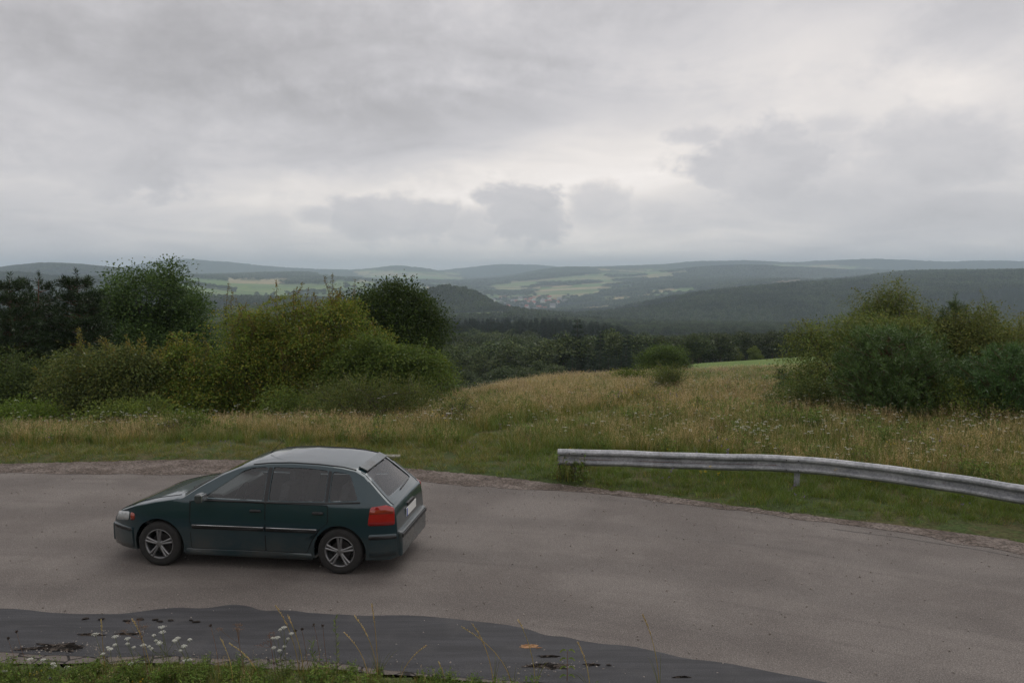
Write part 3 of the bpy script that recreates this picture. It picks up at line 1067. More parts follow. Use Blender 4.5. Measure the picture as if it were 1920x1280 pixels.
def house_meshes(l, w, hw, hr):
    a, b = l / 2, w / 2
    V = [(-a, -b, -3), (a, -b, -3), (a, b, -3), (-a, b, -3), (-a, -b, hw), (a, -b, hw), (a, b, hw), (-a, b, hw), (-a, 0, hw + hr), (a, 0, hw + hr)]
    wall = bpy.data.meshes.new('wall')
    wall.from_pydata(V, [], [(0, 1, 5, 4), (2, 3, 7, 6), (1, 2, 6, 9, 5), (3, 0, 4, 8, 7)])
    e = 0.6
    V = [(-a - e, -b - e, hw - .3), (a + e, -b - e, hw - .3), (a + e, b + e, hw - .3), (-a - e, b + e, hw - .3), (-a - e, 0, hw + hr + .25), (a + e, 0, hw + hr + .25)]
    V += [(p[0], p[1], p[2] + .3) for p in V]
    roof = bpy.data.meshes.new('roof')
    roof.from_pydata(V, [], [(0, 4, 5, 1), (2, 5, 4, 3), (6, 7, 11, 10), (8, 9, 10, 11), (0, 1, 7, 6), (2, 3, 9, 8), (0, 6, 10, 4), (4, 10, 9, 3), (1, 5, 11, 7), (5, 2, 8, 11)])
    win = bpy.data.meshes.new('window')
    wv, wf = [], []
    for cx in (-a * .5, a * .5):
        for sy in (-1, 1):
            y0 = sy * (b + .02)
            q = len(wv)
            wv += [(cx - .7, y0, 1), (cx + .7, y0, 1), (cx + .7, y0, 2.6), (cx - .7, y0, 2.6)]
            wf.append((q, q + 1, q + 2, q + 3))
    win.from_pydata(wv, [], wf)
    return wall, roof


HM = []
for (l, w, hw, hr, rm) in [(13, 9, 5.5, 4.2, 'roof_red'), (16, 10, 4.5, 4.5, 'roof_grey'), (11, 9, 6, 3.8, 'roof_red')]:
    wall, roof = house_meshes(l, w, hw, hr)
    wall.materials.append(M['plaster'])
    roof.materials.append(M[rm])
    HM.append((wall, roof))


def far_spot(px, py, d0, d1):
    ds = np.linspace(d0, d1, 400)
    u = (px - 960) / FPX
    tt = u / (TC + (640 - py) / FPX * math.sin(PITCH))
    zz_ = terrain_z(ds * tt, ds)
    _, yy = px_of(ds * tt, ds, zz_)
    i = int(np.argmin(np.abs(yy - py)))
    return float(ds[i] * tt), float(ds[i]), float(zz_[i])


vspots = [(938, 564), (946, 562), (962, 568), (967, 571), (948, 574), (985, 566), (995, 566), (1001, 563), (1004, 570), (1000, 573), (1025, 570), (1032, 569), (1040, 567), (1012, 561),
          (975, 563), (955, 567), (1010, 582), (1016, 580), (1004, 585), (988, 580), (1030, 562), (1046, 571), (1050, 565), (978, 575), (966, 560), (1018, 567), (926, 566), (1060, 569), (991, 571), (1022, 584), (953, 579), (1036, 577)]
for k, (px, py) in enumerate(vspots):
    hx, hy, hz = far_spot(px, py, 2900, 4300)
    kind = int(rng.integers(3))
    s = rng.uniform(1.1, 1.5)
    e = empty('house', (hx, hy, hz + 3), rng.uniform(-.9, .9))
    e.scale = (s, s, s * 1.25)
    rd = HM[kind][1].materials[0] == M['roof_red']
    tag(e, ('tiny pale village house with a red roof in the valley right of the round hill' if rd else 'tiny pale village house with a grey roof in the valley right of the round hill'), 'house',
        'red roofed houses of the far village' if rd else 'grey roofed houses of the far village')
    link('wall', HM[kind][0], parent=e)
    link('roof', HM[kind][1], parent=e)
hx, hy, hz = far_spot(1354, 540, 2900, 4600)
e = empty('farm_building', (hx, hy, hz + 4), 0.1)
e.scale = (1.9, 1.2, 1.2)
tag(e, 'lone white farm building beside the brown field on the far ridge', 'farmhouse')
wall, roof = house_meshes(15, 9, 5, 2.2)
M['white'] = simple('white_paint', (0.8, 0.8, 0.78), 0.8, var=0.05)
link('wall', wall, M['white'], e)
link('roof', roof, M['white'], e)

# ------------------------------------------------------------------ road
def lane_material():
    m, t, out = new_mat('old_asphalt')
    g = t.n('ShaderNodeNewGeometry')
    at = t.n('ShaderNodeAttribute', attribute_name='across')     # metres from the near edge
    al = t.n('ShaderNodeAttribute', attribute_name='along')
    uv = t.n('ShaderNodeCombineXYZ', i={0: al.outputs['Fac'], 1: at.outputs['Fac']}).outputs[0]
    pos = g.outputs['Position']
    fine = t.noise(pos, 75, 2, 0.6)
    grit = t.n('ShaderNodeTexVoronoi', i={'Vector': pos, 'Scale': 62.0})
    midn = t.noise(pos, 7, 5, 0.7)
    big = t.noise(pos, 0.55, 4, 0.6, 0.3)
    streak = t.noise(t.vm('MULTIPLY', uv, (0.22, 3.2, 1)), 1.0, 5, 0.6)
    c = t.mix(t.ramp(big, 0.35, 0.65), (0.144, 0.125, 0.113), (0.192, 0.170, 0.154))
    c = t.mix(t.ramp(streak, 0.52, 0.72, 0, 0.55), c, (0.120, 0.103, 0.095))
    c = t.mix(t.ramp(midn, 0.55, 0.75, 0, 0.4), c, (0.23, 0.21, 0.192))
    # pale polished wheel scuffs and pale dry stains
    sc = t.noise(t.vm('MULTIPLY', uv, (0.9, 5.0, 1)), 1.0, 6, 0.7)
    c = t.mix(t.ramp(sc, 0.64, 0.78, 0, 0.5), c, (0.26, 0.235, 0.215))
    # darker oily lane middles between the wheel paths
    wv_ = t.math('SINE', t.math('MULTIPLY', t.math('ADD', at.outputs['Fac'], t.math('MULTIPLY', big, .6)), 3.6))
    c = t.mix(t.ramp(wv_, 0.1, 1.0, 0, 0.28), c, (0.105, 0.092, 0.085))
    # small dark tar crumbs
    sp = t.noise(t.vm('MULTIPLY', uv, (3.5, 14, 1)), 1.0, 4, 0.65)
    c = t.mix(t.ramp(sp, 0.70, 0.77, 0, 0.8), c, (0.055, 0.048, 0.044))
    c = t.hsv(c, 0.5, 1, t.ramp(fine, 0.3, 0.7, 0.68, 1.32))
    c = t.hsv(c, 0.5, 1, t.ramp(grit.outputs['Distance'], 0.1, 0.6, 1.2, 0.78))
    # crazed edge on the near side
    cr = t.n('ShaderNodeTexVoronoi', feature='DISTANCE_TO_EDGE', i={'Vector': t.vm('ADD', pos, t.vm('SCALE', t.n('ShaderNodeTexNoise', i={'Scale': 3.0}).outputs['Color'])), 'Scale': 4.2})
    ln = t.ramp(cr.outputs[0], 0.022, 0.06, 1, 0)
    em = t.ramp(at.outputs['Fac'], 0.35, 0.75, 1, 0)
    ck = t.math('MULTIPLY', ln, em)
    c = t.mix(t.math('MULTIPLY', em, 0.35), c, (0.14, 0.118, 0.10))
    c = t.mix(ck, c, (0.018, 0.016, 0.015))
    h = t.math('SUBTRACT', t.math('ADD', fine, t.math('MULTIPLY', grit.outputs['Distance'], 0.7)), t.math('MULTIPLY', ck, 3.0))
    principled(t, out, c, 0.85, 0, 0.3, h, 0.5, 0.006)
    return m


M['asphalt'] = lane_material()
nf = resample(FAR, 0.2)
nn_ = resample(NEAR, 0.2, 3, 0.06, 1.5)
NS, NC = 420, 26
A = nf[np.linspace(0, len(nf) - 1, NS).astype(int)]
# pair the two edges by the nearest arc position so that the strip stays even
sa = np.linspace(0, 1, NS)


def at_x(PL, s):
    d = np.concatenate([[0], np.cumsum(np.linalg.norm(np.diff(PL, axis=0), axis=1))])
    q = s * d[-1]
    return np.stack([np.interp(q, d, PL[:, 0]), np.interp(q, d, PL[:, 1])], 1), q


def pair_s(PLa, PLb):
    pass


# control pairs: far arc point <-> near arc point
ctrl = [((-60, 12.5), (-60, 4.0)), ((-28, 16.4), (-28, 7.6)), (ground_pt(0, 871), (-10, 8.65)), (ground_pt(620, 868), ground_pt(150, 1244)), (ground_pt(1050, 908), ground_pt(700, 1264)),
        (ground_pt(1500, 966), (0.6, 7.75)), (ground_pt(1920, 1022), (2.8, 6.6)), ((14.2, 5.6), (8.2, 2.0)), ((17, -4), (10, -5)), ((17.3, -40), (10.2, -40))]


def arc_of(PL, p):
    d = np.concatenate([[0], np.cumsum(np.linalg.norm(np.diff(PL, axis=0), axis=1))])
    return d[np.argmin(((PL - np.array(p)) ** 2).sum(1))] / d[-1]


cf1 = np.array([arc_of(nf, a) for a, b in ctrl])
cf2 = np.array([arc_of(nn_, b) for a, b in ctrl])
u_ = np.linspace(0, 1, len(ctrl))
us = np.linspace(0, 1, NS)
Af, qf = at_x(nf, np.interp(us, u_, cf1))
An, qn = at_x(nn_, np.interp(us, u_, cf2))
w_ = np.linspace(0, 1, NC)
P = An[:, None, :] * (1 - w_[None, :, None]) + Af[:, None, :] * w_[None, :, None]
wid = np.linalg.norm(Af - An, axis=1)
across = wid[:, None] * w_[None, :]
along = np.broadcast_to(qf[:, None], across.shape)
Zr = 0.012 * fbm(P[..., 0] / 2.5, P[..., 1] / 2.5, 2, 6)
Zr = Zr * np.clip(across / 1.0, 0, 1) * 0.0      # kept level: sheets above follow it
V = np.concatenate([P, Zr[..., None]], -1).reshape(-1, 3)
i = np.arange(NS - 1)[:, None] * NC
j = np.arange(NC - 1)[None, :]
F = np.stack([i + j, i + NC + j, i + NC + j + 1, i + j + 1], -1).reshape(-1, 4)
me = arr_mesh('road', V, F, False, attrs={'across': across.ravel(), 'along': along.ravel()})
tag(link('road', me, M['asphalt']), 'worn warm grey asphalt country road bending to the right', kind='structure')


def strip_between(name, PLa, PLb, s0, z, mat, kind='structure', label=None, seed=1, amp=0.05, n=500, nc=6, thick=0.0):
    a, b = resample(PLa, 0.1, seed, amp, 2.2), resample(PLb, 0.1, seed + 1, amp * 1.3, 1.7)
    xs = None
    sa_ = np.linspace(0, 1, n)
    pa, _ = at_x(a, sa_)
    pb, _ = at_x(b, sa_)
    w_ = np.linspace(0, 1, nc)
    P = pa[:, None, :] * (1 - w_[None, :, None]) + pb[:, None, :] * w_[None, :, None]
    Zs = np.full(P.shape[:2], z)
    if thick:
        Zs[:, 0] = z - thick - .005
        Zs[:, -1] = z - thick - .005
        Zs[:, 0] = .003
        Zs[:, 1] = .008
        P[:, -2] = P[:, -1] * .97 + P[:, -2] * 0.03
    V = np.concatenate([P, Zs[..., None]], -1).reshape(-1, 3)
    i = np.arange(n - 1)[:, None] * nc
    j = np.arange(nc - 1)[None, :]
    F = np.stack([i + j, i + nc + j, i + nc + j + 1, i + j + 1], -1).reshape(-1, 4)
    me = arr_mesh(name, V, F)
    return tag(link(name, me, mat), label, kind=kind)


def tar_material():
    m, t, out = new_mat('new_bitumen')
    g = t.n('ShaderNodeNewGeometry')
    pos = g.outputs['Position']
    st = t.noise(t.vm('MULTIPLY', pos, (0.8, 9.0, 1)), 1.0, 6, 0.65, 0.4)
    n2 = t.noise(pos, 2.0, 5, 0.6)
    n3 = t.noise(pos, 90, 2, 0.5)
    c = t.mix(t.ramp(st, 0.35, 0.7), (0.026, 0.026, 0.029), (0.046, 0.046, 0.051))
    c = t.mix(t.ramp(n2, 0.5, 0.75, 0, 0.6), c, (0.062, 0.060, 0.060))
    sc = t.noise(t.vm('MULTIPLY', pos, (1.6, 16, 1)), 1.0, 4, 0.7)
    c = t.mix(t.ramp(sc, 0.66, 0.76, 0, 0.6), c, (0.13, 0.125, 0.125))
    n4 = t.noise(pos, 9, 6, 0.7)
    c = t.mix(t.ramp(n4, 0.58, 0.72, 0, 0.5), c, (0.022, 0.021, 0.022))
    c = t.hsv(c, 0.5, 1, t.ramp(n3, 0.3, 0.7, 0.62, 1.38))
    principled(t, out, c, 0.72, 0, 0.35, t.math('ADD', n3, t.math('MULTIPLY', st, 2.0)), 0.35, 0.005)
    return m


def gravel_material():
    m, t, out = new_mat('gravelly_edge')
    g = t.n('ShaderNodeNewGeometry')
    pos = g.outputs['Position']
    v = t.n('ShaderNodeTexVoronoi', i={'Vector': pos, 'Scale': 28.0})
    n1 = t.noise(pos, 1.6, 5, 0.65)
    c = t.mix(t.ramp(n1, 0.38, 0.62), (0.095, 0.076, 0.064), (0.150, 0.125, 0.110))
    c2 = t.hsv(c, 0.5, 1, t.ramp(t.n('ShaderNodeSeparateColor', i={0: v.outputs['Color']}).outputs[0], 0, 1, 0.55, 1.6, False))
    principled(t, out, c2, 0.95, 0, 0.15, v.outputs['Distance'], 0.8, 0.02)
    return m


M['tar'] = tar_material()
M['gravel'] = gravel_material()
strip_between('asphalt_patch', TLO, TAR, 0, 0.012, M['tar'], label='smooth dark newer asphalt strip along the near edge', seed=2, amp=0.055, n=2200, nc=8, thick=0.012)
strip_between('gravel_shoulder', GRV, [(p[0], p[1] + 0.12) for p in FAR[:-6]] + FAR[-6:], 0, 0.005, M['gravel'], label='reddish gravelly strip between asphalt and far verge', seed=5, amp=0.14, n=700)

# ------------------------------------------------------------------ guardrail
def steel_material():
    m, t, out = new_mat('galvanised_steel')
    tcn = t.n('ShaderNodeTexCoord')
    pos = tcn.outputs['Object']
    v = t.n('ShaderNodeTexVoronoi', i={'Vector': pos, 'Scale': 38.0})
    n1 = t.noise(pos, 3.0, 5, 0.65)
    n2 = t.noise(pos, 45, 3, 0.6)
    c = t.mix(t.ramp(n1, 0.35, 0.65), (0.25, 0.26, 0.275), (0.38, 0.385, 0.40))
    c = t.hsv(c, 0.5, 1, t.ramp(t.n('ShaderNodeSeparateColor', i={0: v.outputs['Color']}).outputs[0], 0, 1, 0.78, 1.22, False))
    rs = t.noise(pos, 2.6, 5, 0.7)
    c = t.mix(t.math('MULTIPLY', t.ramp(rs, 0.60, 0.72), 0.45), c, (0.17, 0.12, 0.095))
    ru = t.math('ADD', 0.42, t.math('MULTIPLY', n2, 0.25))
    principled(t, out, c, ru, 0.35, 0.5, n2, 0.25, 0.003)
    return m


M['steel'] = steel_material()
M['rust'] = simple('rusty_joint', (0.12, 0.055, 0.035), 0.9, var=0.4, scale=20)
M['bolt'] = simple('dark_bolt', (0.07, 0.065, 0.065), 0.6, 0.6, var=0.3)
RAILZ = 0.62
rail_px = [(1046, 841.5), (1150, 844), (1250, 847), (1350, 849.5), (1470, 853.5), (1560, 860.5), (1640, 868.5), (1720, 878.5), (1800, 889.5), (1920, 909)]
railP = [ground_pt(px, py, RAILZ) for px, py in rail_px] + [(10.6, 11.3), (12.6, 9.0), (14.6, 6.0)]
railC = resample(railP, 0.1)
# W profile: (offset towards the road, height below the top)
prof = [(0.0, 0.0), (0.028, 0.006), (0.072, 0.040), (0.080, 0.052), (0.080, 0.078), (0.072, 0.092), (0.012, 0.128), (0.004, 0.138), (0.004, 0.172), (0.012, 0.182), (0.072, 0.218), (0.080, 0.232), (0.080, 0.258), (0.072, 0.270), (0.028, 0.304), (0.0, 0.310)]
prof = np.array(prof)
prof_in = prof - np.array([0.004, 0.0])


def rail_beam(s0, s1, out_off=0.0):
    d = np.concatenate([[0], np.cumsum(np.linalg.norm(np.diff(railC, axis=0), axis=1))])
    q = np.arange(s0, s1 + 1e-6, 0.1)
    P = np.stack([np.interp(q, d, railC[:, 0]), np.interp(q, d, railC[:, 1])], 1)
    T = np.gradient(P, axis=0)
    T /= np.linalg.norm(T, axis=1, keepdims=True)
    Nn = np.stack([T[:, 1], -T[:, 0]], 1)      # towards the road
    acc = Acc()
    sag = 0.006 * np.sin(q * 1.7) + 0.003 * np.sin(q * 5.3 + 1)
    for sgn, pf in ((1, prof), (-1, prof_in)):
        V = np.concatenate([P[:, None, :] + Nn[:, None, :] * (pf[None, :, 0:1] + out_off), np.broadcast_to((RAILZ - pf[None, :, 1] + sag[:, None])[..., None], (len(q), len(pf), 1))], -1)
        n, k = V.shape[:2]
        i = np.arange(n - 1)[:, None] * k
        j = np.arange(k - 1)[None, :]
        F = np.stack([i + j, i + k + j, i + k + j + 1, i + j + 1], -1).reshape(-1, 4)
        acc.add(V.reshape(-1, 3), F if sgn > 0 else F[:, ::-1])
    return acc.mesh('rail_beam', False), P, Nn


def rail_at(s):
    d = np.concatenate([[0], np.cumsum(np.linalg.norm(np.diff(railC, axis=0), axis=1))])
    p = np.array([np.interp(s, d, railC[:, 0]), np.interp(s, d, railC[:, 1])])
    p2 = np.array([np.interp(s + .05, d, railC[:, 0]), np.interp(s + .05, d, railC[:, 1])])
    T = (p2 - p) / np.linalg.norm(p2 - p)
    return p, T, np.array([T[1], -T[0]]), d[-1]


gr = empty('guardrail', (0, 0, 0))
tag(gr, 'galvanised steel crash barrier curving along the grassy far verge', 'guardrail')
smax = rail_at(0)[3]
p0 = np.array(ground_pt(1466, 853.4, RAILZ))
dcum = np.concatenate([[0], np.cumsum(np.linalg.norm(np.diff(railC, axis=0), axis=1))])
sj = dcum[np.argmin(((railC - p0) ** 2).sum(1))]
sj0 = sj
cuts = [0, sj]
while cuts[-1] + 4.2 < smax:
    cuts.append(cuts[-1] + 4.2)
cuts[-1] = smax
for k in range(len(cuts) - 1):
    me, _, _ = rail_beam(cuts[k], cuts[k + 1] + (0.12 if k == 0 else 0.12) * (k < len(cuts) - 2), 0.0 if k % 2 == 0 else 0.005)
    link('rail_beam', me, M['steel'], gr)


def bolt_mesh():
    bm = bmesh.new()
    bmesh.ops.create_cone(bm, cap_ends=True, segments=10, radius1=0.015, radius2=0.011, depth=0.012)
    me = bpy.data.meshes.new('bolt')
    bm.to_mesh(me)
    bm.free()
    me.materials.append(M['bolt'])
    return me


BM_ = bolt_mesh()
for s_b in ([0.22, 0.46] + [c_ + q for c_ in cuts[1:-1] for q in (0.035, 0.25)]):
    for hz_ in (0.065, 0.245):
        p, T, Nn, _ = rail_at(s_b)
        b = link('bolt', BM_, parent=gr)
        q = p + Nn * 0.089
        b.location = (q[0], q[1], RAILZ - hz_)
        b.rotation_euler = (PI / 2, 0, math.atan2(T[1], T[0]))
# rusty seam inside the valley of the first beam
d_ = np.arange(0.4, sj - .02, 0.15)
seamv = []
for s_b in d_:
    p, T, Nn, _ = rail_at(s_b)
    q = p + Nn * 0.020
    hh_ = 0.007 * (0.5 + 0.7 * abs(fbm(np.array([s_b]), np.array([0.0]), 3, 2)[0]))
    seamv += [(q[0], q[1], RAILZ - 0.186 + hh_ + .004 * math.sin(s_b * 1.7)), (q[0] + Nn[0] * .006, q[1] + Nn[1] * .006, RAILZ - 0.188 - hh_ * .3)]
F = np.array([(2 * a, 2 * a + 1, 2 * a + 3, 2 * a + 2) for a in range(len(d_) - 1)])
link('rust_streak', arr_mesh('rust_streak', seamv, F), M['rust'], gr)


def sigma_post():
    prof_ = [(-.05, -.03), (.05, -.03), (.05, -.024), (-.044, -.024), (-.044, .024), (.05, .024), (.05, .03), (-.05, .03)]
    n = len(prof_)
    V = [(a, b, z) for z in (-0.3, 0.58) for a, b in prof_]
    me = bpy.data.meshes.new('post')
    F = [(k, (k + 1) % n, n + (k + 1) % n, n + k) for k in range(n)] + [tuple(range(n))[::-1], tuple(range(n, 2 * n))]
    me.from_pydata(V, [], F)
    me.materials.append(M['steel'])
    return me


PM = sigma_post()
for s_b in [0.3, sj + 0.22, sj + 4.4, sj + 8.6]:
    if s_b < smax:
        p, T, Nn, _ = rail_at(s_b)
        b = link('post', PM, parent=gr)
        q = p - Nn * 0.058
        b.location = (q[0], q[1], 0.02)
        b.rotation_euler = (0, 0, math.atan2(T[1], T[0]) + PI)

# pale culvert slab at the verge behind the car
M['concrete'] = simple('pale_concrete', (0.25, 0.24, 0.22), 0.9, var=0.2, scale=12, bstr=0.4)
cx_, cy_ = ground_pt(722, 864)


def bevel_box(name, sx, sy, sz, bev=0.02, seg=2):
    bm = bmesh.new()
    bmesh.ops.create_cube(bm, size=1)
    bmesh.ops.scale(bm, vec=(sx, sy, sz), verts=bm.verts)
    if bev:
        bmesh.ops.bevel(bm, geom=list(bm.edges), offset=bev, segments=seg, affect='EDGES', profile=0.6)
    for f in bm.faces:
        f.smooth = False
    me = bpy.data.meshes.new(name)
    bm.to_mesh(me)
    bm.free()
    return me


cs = link('concrete_slab', bevel_box('concrete_slab', 0.62, 0.22, 0.24, 0.02), M['concrete'], loc=(cx_, cy_ + .12, -0.02))
cs.rotation_euler = (0, 0, -0.04)
tag(cs, 'pale concrete block lying at the grass edge just beyond the car', 'concrete block')

# ------------------------------------------------------------------ car
def paint_material():
    m, t, out = new_mat('teal_paint')
    tcn = t.n('ShaderNodeTexCoord')
    n1 = t.noise(tcn.outputs['Object'], 2.2, 4, 0.6)
    n2 = t.noise(tcn.outputs['Object'], 60, 3, 0.6)
    sepz = t.n('ShaderNodeSeparateXYZ', i={0: tcn.outputs['Object']}).outputs[2]
    dirt = t.math('MULTIPLY', t.ramp(sepz, 0.62, 0.2), t.ramp(t.math('ADD', t.math('MULTIPLY', n1, 0.7), t.math('MULTIPLY', n2, 0.3)), 0.35, 0.7))
    c = t.mix(t.math('MULTIPLY', dirt, 0.7), (0.010, 0.036, 0.046), (0.09, 0.078, 0.066))
    p = principled(t, out, c, 0.32, 0.25, 0.5, None, coat=1.0)
    t.set(p, 'Roughness', t.math('ADD', 0.3, t.math('MULTIPLY', dirt, 0.5)))
    return m


M['paint'] = paint_material()
M['roof_paint'] = M['paint']


def glass_material():
    m, t, out = new_mat('car_glass')
    g = t.n('ShaderNodeBsdfGlass', i={'Color': (0.62, 0.70, 0.70, 1), 'Roughness': 0.0, 'IOR': 1.0})
    tr = t.n('ShaderNodeBsdfTransparent', i={'Color': (0.74, 0.80, 0.80, 1)})
    gl = t.n('ShaderNodeBsdfGlossy', i={'Color': (1, 1, 1, 1), 'Roughness': 0.01})
    fr = t.n('ShaderNodeFresnel', i={'IOR': 1.7})
    mx = t.n('ShaderNodeMixShader', i={0: fr.outputs[0], 1: tr.outputs[0], 2: gl.outputs[0]})
    m.node_tree.nodes.remove(g)
    t.set(out, 'Surface', mx.outputs[0])
    return m


M['glass'] = glass_material()
M['black_plastic'] = simple('black_plastic', (0.018, 0.018, 0.019), 0.5, var=0.1)
M['rubber'] = simple('tyre_rubber', (0.022, 0.021, 0.020), 0.85, var=0.3, scale=20)
M['alloy'] = simple('wheel_silver', (0.26, 0.26, 0.265), 0.35, 0.8, var=0.1)
M['chrome'] = simple('bright_metal_strip', (0.62, 0.64, 0.66), 0.22, 0.9, var=0.05)
M['lamp_red'] = simple('red_lamp_lens', (0.35, 0.012, 0.012), 0.15, var=0.1, coat=1.0)
M['lamp_orange'] = simple('orange_lamp_lens', (0.30, 0.035, 0.012), 0.2, var=0.1, coat=1.0)
M['lamp_clear'] = simple('clear_lamp_lens', (0.45, 0.47, 0.48), 0.12, var=0.1, coat=1.0)
M['seat'] = simple('grey_seat_fabric', (0.06, 0.06, 0.065), 0.9, var=0.2)
M['plate'] = simple('number_plate', (0.70, 0.70, 0.68), 0.5, var=0.05)
M['plate_blue'] = simple('number_plate_band', (0.02, 0.06, 0.35), 0.5, var=0.05)
M['seal'] = simple('dark_gap', (0.006, 0.006, 0.007), 0.8, var=0.1)

TOPX = np.array([-2.06, -2.03, -1.96, -1.85, -1.6, -1.3, -1.05, -0.93, -0.70, -0.45, -0.20, -0.05, 0.2, 0.5, 0.9, 1.2, 1.40, 1.52, 1.66, 1.80, 1.90, 1.955, 1.985, 2.0])
TOPZ = np.array([0.50, 0.60, 0.68, 0.745, 0.835, 0.90, 0.940, 0.965, 1.115, 1.250, 1.350, 1.383, 1.410, 1.422, 1.412, 1.388, 1.350, 1.290, 1.165, 1.035, 0.945, 0.90, 0.75, 0.50])
BELT = 0.915


def top_z(x):
    return np.interp(x, TOPX, TOPZ)


def half_w(x, z):
    """half width of the body skin at length x and height z"""
    x = np.asarray(x, float)
    z = np.asarray(z, float)
    plan = 0.835 * np.ones_like(x)
    plan = plan - 0.27 * np.clip((-x - 1.35) / 0.71, 0, 1) ** 2.2 - 0.13 * np.clip((x - 1.45) / 0.55, 0, 1) ** 2.2
    lo = 1 - 0.045 * np.clip((0.55 - z) / 0.37, 0, 1) ** 1.6 - 0.035 * np.clip((z - 0.62) / 0.30, 0, 1) ** 1.8
    wide = plan * lo
    up = np.clip((z - BELT) / (1.40 - BELT), 0, 1)
    tum = wide - 0.235 * up ** 1.08
    tum = tum - 0.10 * up * np.clip((x - 1.1) / 0.7, 0, 1) - 0.08 * up * np.clip((-x - 0.1) / .8, 0, 1)
    return np.where(z > BELT, tum, wide)


def body_mesh():
    xs = np.unique(np.concatenate([np.linspace(-2.06, -1.7, 16), np.linspace(-1.7, 1.5, 70), np.linspace(1.5, 2.0, 26)]))
    nz, nt_ = 26, 10
    rings = []
    for x in xs:
        zt = float(top_z(x))
        crown = 0.05 if x > -1.0 and x < 1.6 else 0.035
        ze = zt - crown
        z0 = 0.20 if -1.9 < x < 1.9 else 0.20 + 0.06 * ((abs(x) - 1.9) / .16)
        zs = z0 + (ze - z0) * np.linspace(0, 1, nz) ** 0.95
        ys = half_w(np.full(nz, x), zs)
        if z0 > ze:
            zs = np.linspace(z0, z0 + .01, nz)
        # rounded shoulder into the top
        side = [(x, -y, z) for y, z in zip(ys, zs)]
        ye = ys[-1]
        ts = np.linspace(0, 1, nt_ + 1)[1:]
        top = [(x, -ye * math.cos(t_ * PI / 2) ** 0.75 if t_ < 1 else 0.0, ze + crown * math.sin(t_ * PI / 2) ** 0.8) for t_ in ts]
        half = side + top
        full = half + [(x, -p[1], p[2]) for p in half[-2::-1]]
        rings.append(full)
    k = len(rings[0])
    V = np.array(rings).reshape(-1, 3)
    n = len(rings)
    i = np.arange(n - 1)[:, None] * k
    j = np.arange(k)[None, :]
    j2 = (j + 1) % k
    F = np.stack([i + j, i + k + j, i + k + j2, i + j2], -1).reshape(-1, 4)
    faces = [tuple(f) for f in F.tolist()] + [tuple(range(k)), tuple(range((n - 1) * k, n * k))[::-1]]
    me = bpy.data.meshes.new('body')
    me.from_pydata(V.tolist(), [], faces)
    bm = bmesh.new()
    bm.from_mesh(me)
    bmesh.ops.recalc_face_normals(bm, faces=bm.faces)
    bm.to_mesh(me)
    bm.free()
    return me


def prism(poly, axis, a, b):
    """closed prism of polygon (u,v) extruded along axis from a to b; axis 'y': (u,v)=(x,z); 'x': (u,v)=(y,z)"""
    n = len(poly)
    V = []
    for w in (a, b):
        for u, v in poly:
            V.append((u, w, v) if axis == 'y' else (w, u, v))
    F = [(k, (k + 1) % n, n + (k + 1) % n, n + k) for k in range(n)] + [tuple(range(n))[::-1], tuple(range(n, 2 * n))]
    me = bpy.data.meshes.new('cut')
    me.from_pydata(V, [], F)
    bm = bmesh.new()
    bm.from_mesh(me)
    bmesh.ops.recalc_face_normals(bm, faces=bm.faces)
    bm.to_mesh(me)
    bm.free()
    return me


def rnd_poly(poly, r=0.04, seg=4):
    out_ = []
    n = len(poly)
    for k in range(n):
        p0, p1, p2 = [np.array(poly[q % n], float) for q in (k - 1, k, k + 1)]
        a = p0 - p1
        b = p2 - p1
        la, lb = np.linalg.norm(a), np.linalg.norm(b)
        rr = min(r, la * .4, lb * .4)
        A_, B_ = p1 + a / la * rr, p1 + b / lb * rr
        for s in np.linspace(0, 1, seg):
            out_.append(tuple((1 - s) ** 2 * A_ + 2 * s * (1 - s) * p1 + s * s * B_))
    return out_


W_FRONT = rnd_poly([(-0.64, 0.945), (0.205, 0.935), (0.205, 1.345), (0.0, 1.332), (-0.13, 1.292)], 0.035)
W_REAR = rnd_poly([(0.275, 0.935), (1.04, 0.95), (1.04, 1.322), (0.75, 1.343), (0.275, 1.347)], 0.035)
W_QTR = rnd_poly([(1.10, 0.952), (1.49, 0.975), (1.33, 1.285), (1.10, 1.318)], 0.05)
WSH = rnd_poly([(-0.66, 0.985), (0.66, 0.985), (0.53, 1.335), (-0.53, 1.335)], 0.05)
RWN = rnd_poly([(-0.58, 0.985), (0.58, 0.985), (0.47, 1.315), (-0.47, 1.315)], 0.05)
AX_F, AX_R, WR = -1.265, 1.245, 0.302


def circ(cx, cz, r, n=36):
    return [(cx + r * math.cos(a), cz + r * math.sin(a)) for a in np.linspace(0, 2 * PI, n, endpoint=False)]


def apply_bool(me, cutters, solid=0.0):
    o = bpy.data.objects.new('tmp', me)
    COL.objects.link(o)
    cs_ = []
    if solid:
        md = o.modifiers.new('s', 'SOLIDIFY')
        md.thickness = solid
        md.offset = -1
    for c in cutters:
        co = bpy.data.objects.new('cut', c)
        COL.objects.link(co)
        cs_.append(co)
        md = o.modifiers.new('b', 'BOOLEAN')
        md.operation = 'DIFFERENCE'
        md.solver = 'EXACT'
        md.object = co
    bpy.context.view_layer.update()
    dg = bpy.context.evaluated_depsgraph_get()
    res = bpy.data.meshes.new_from_object(o.evaluated_get(dg))
    for co in cs_ + [o]:
        bpy.data.objects.remove(co)
    return res


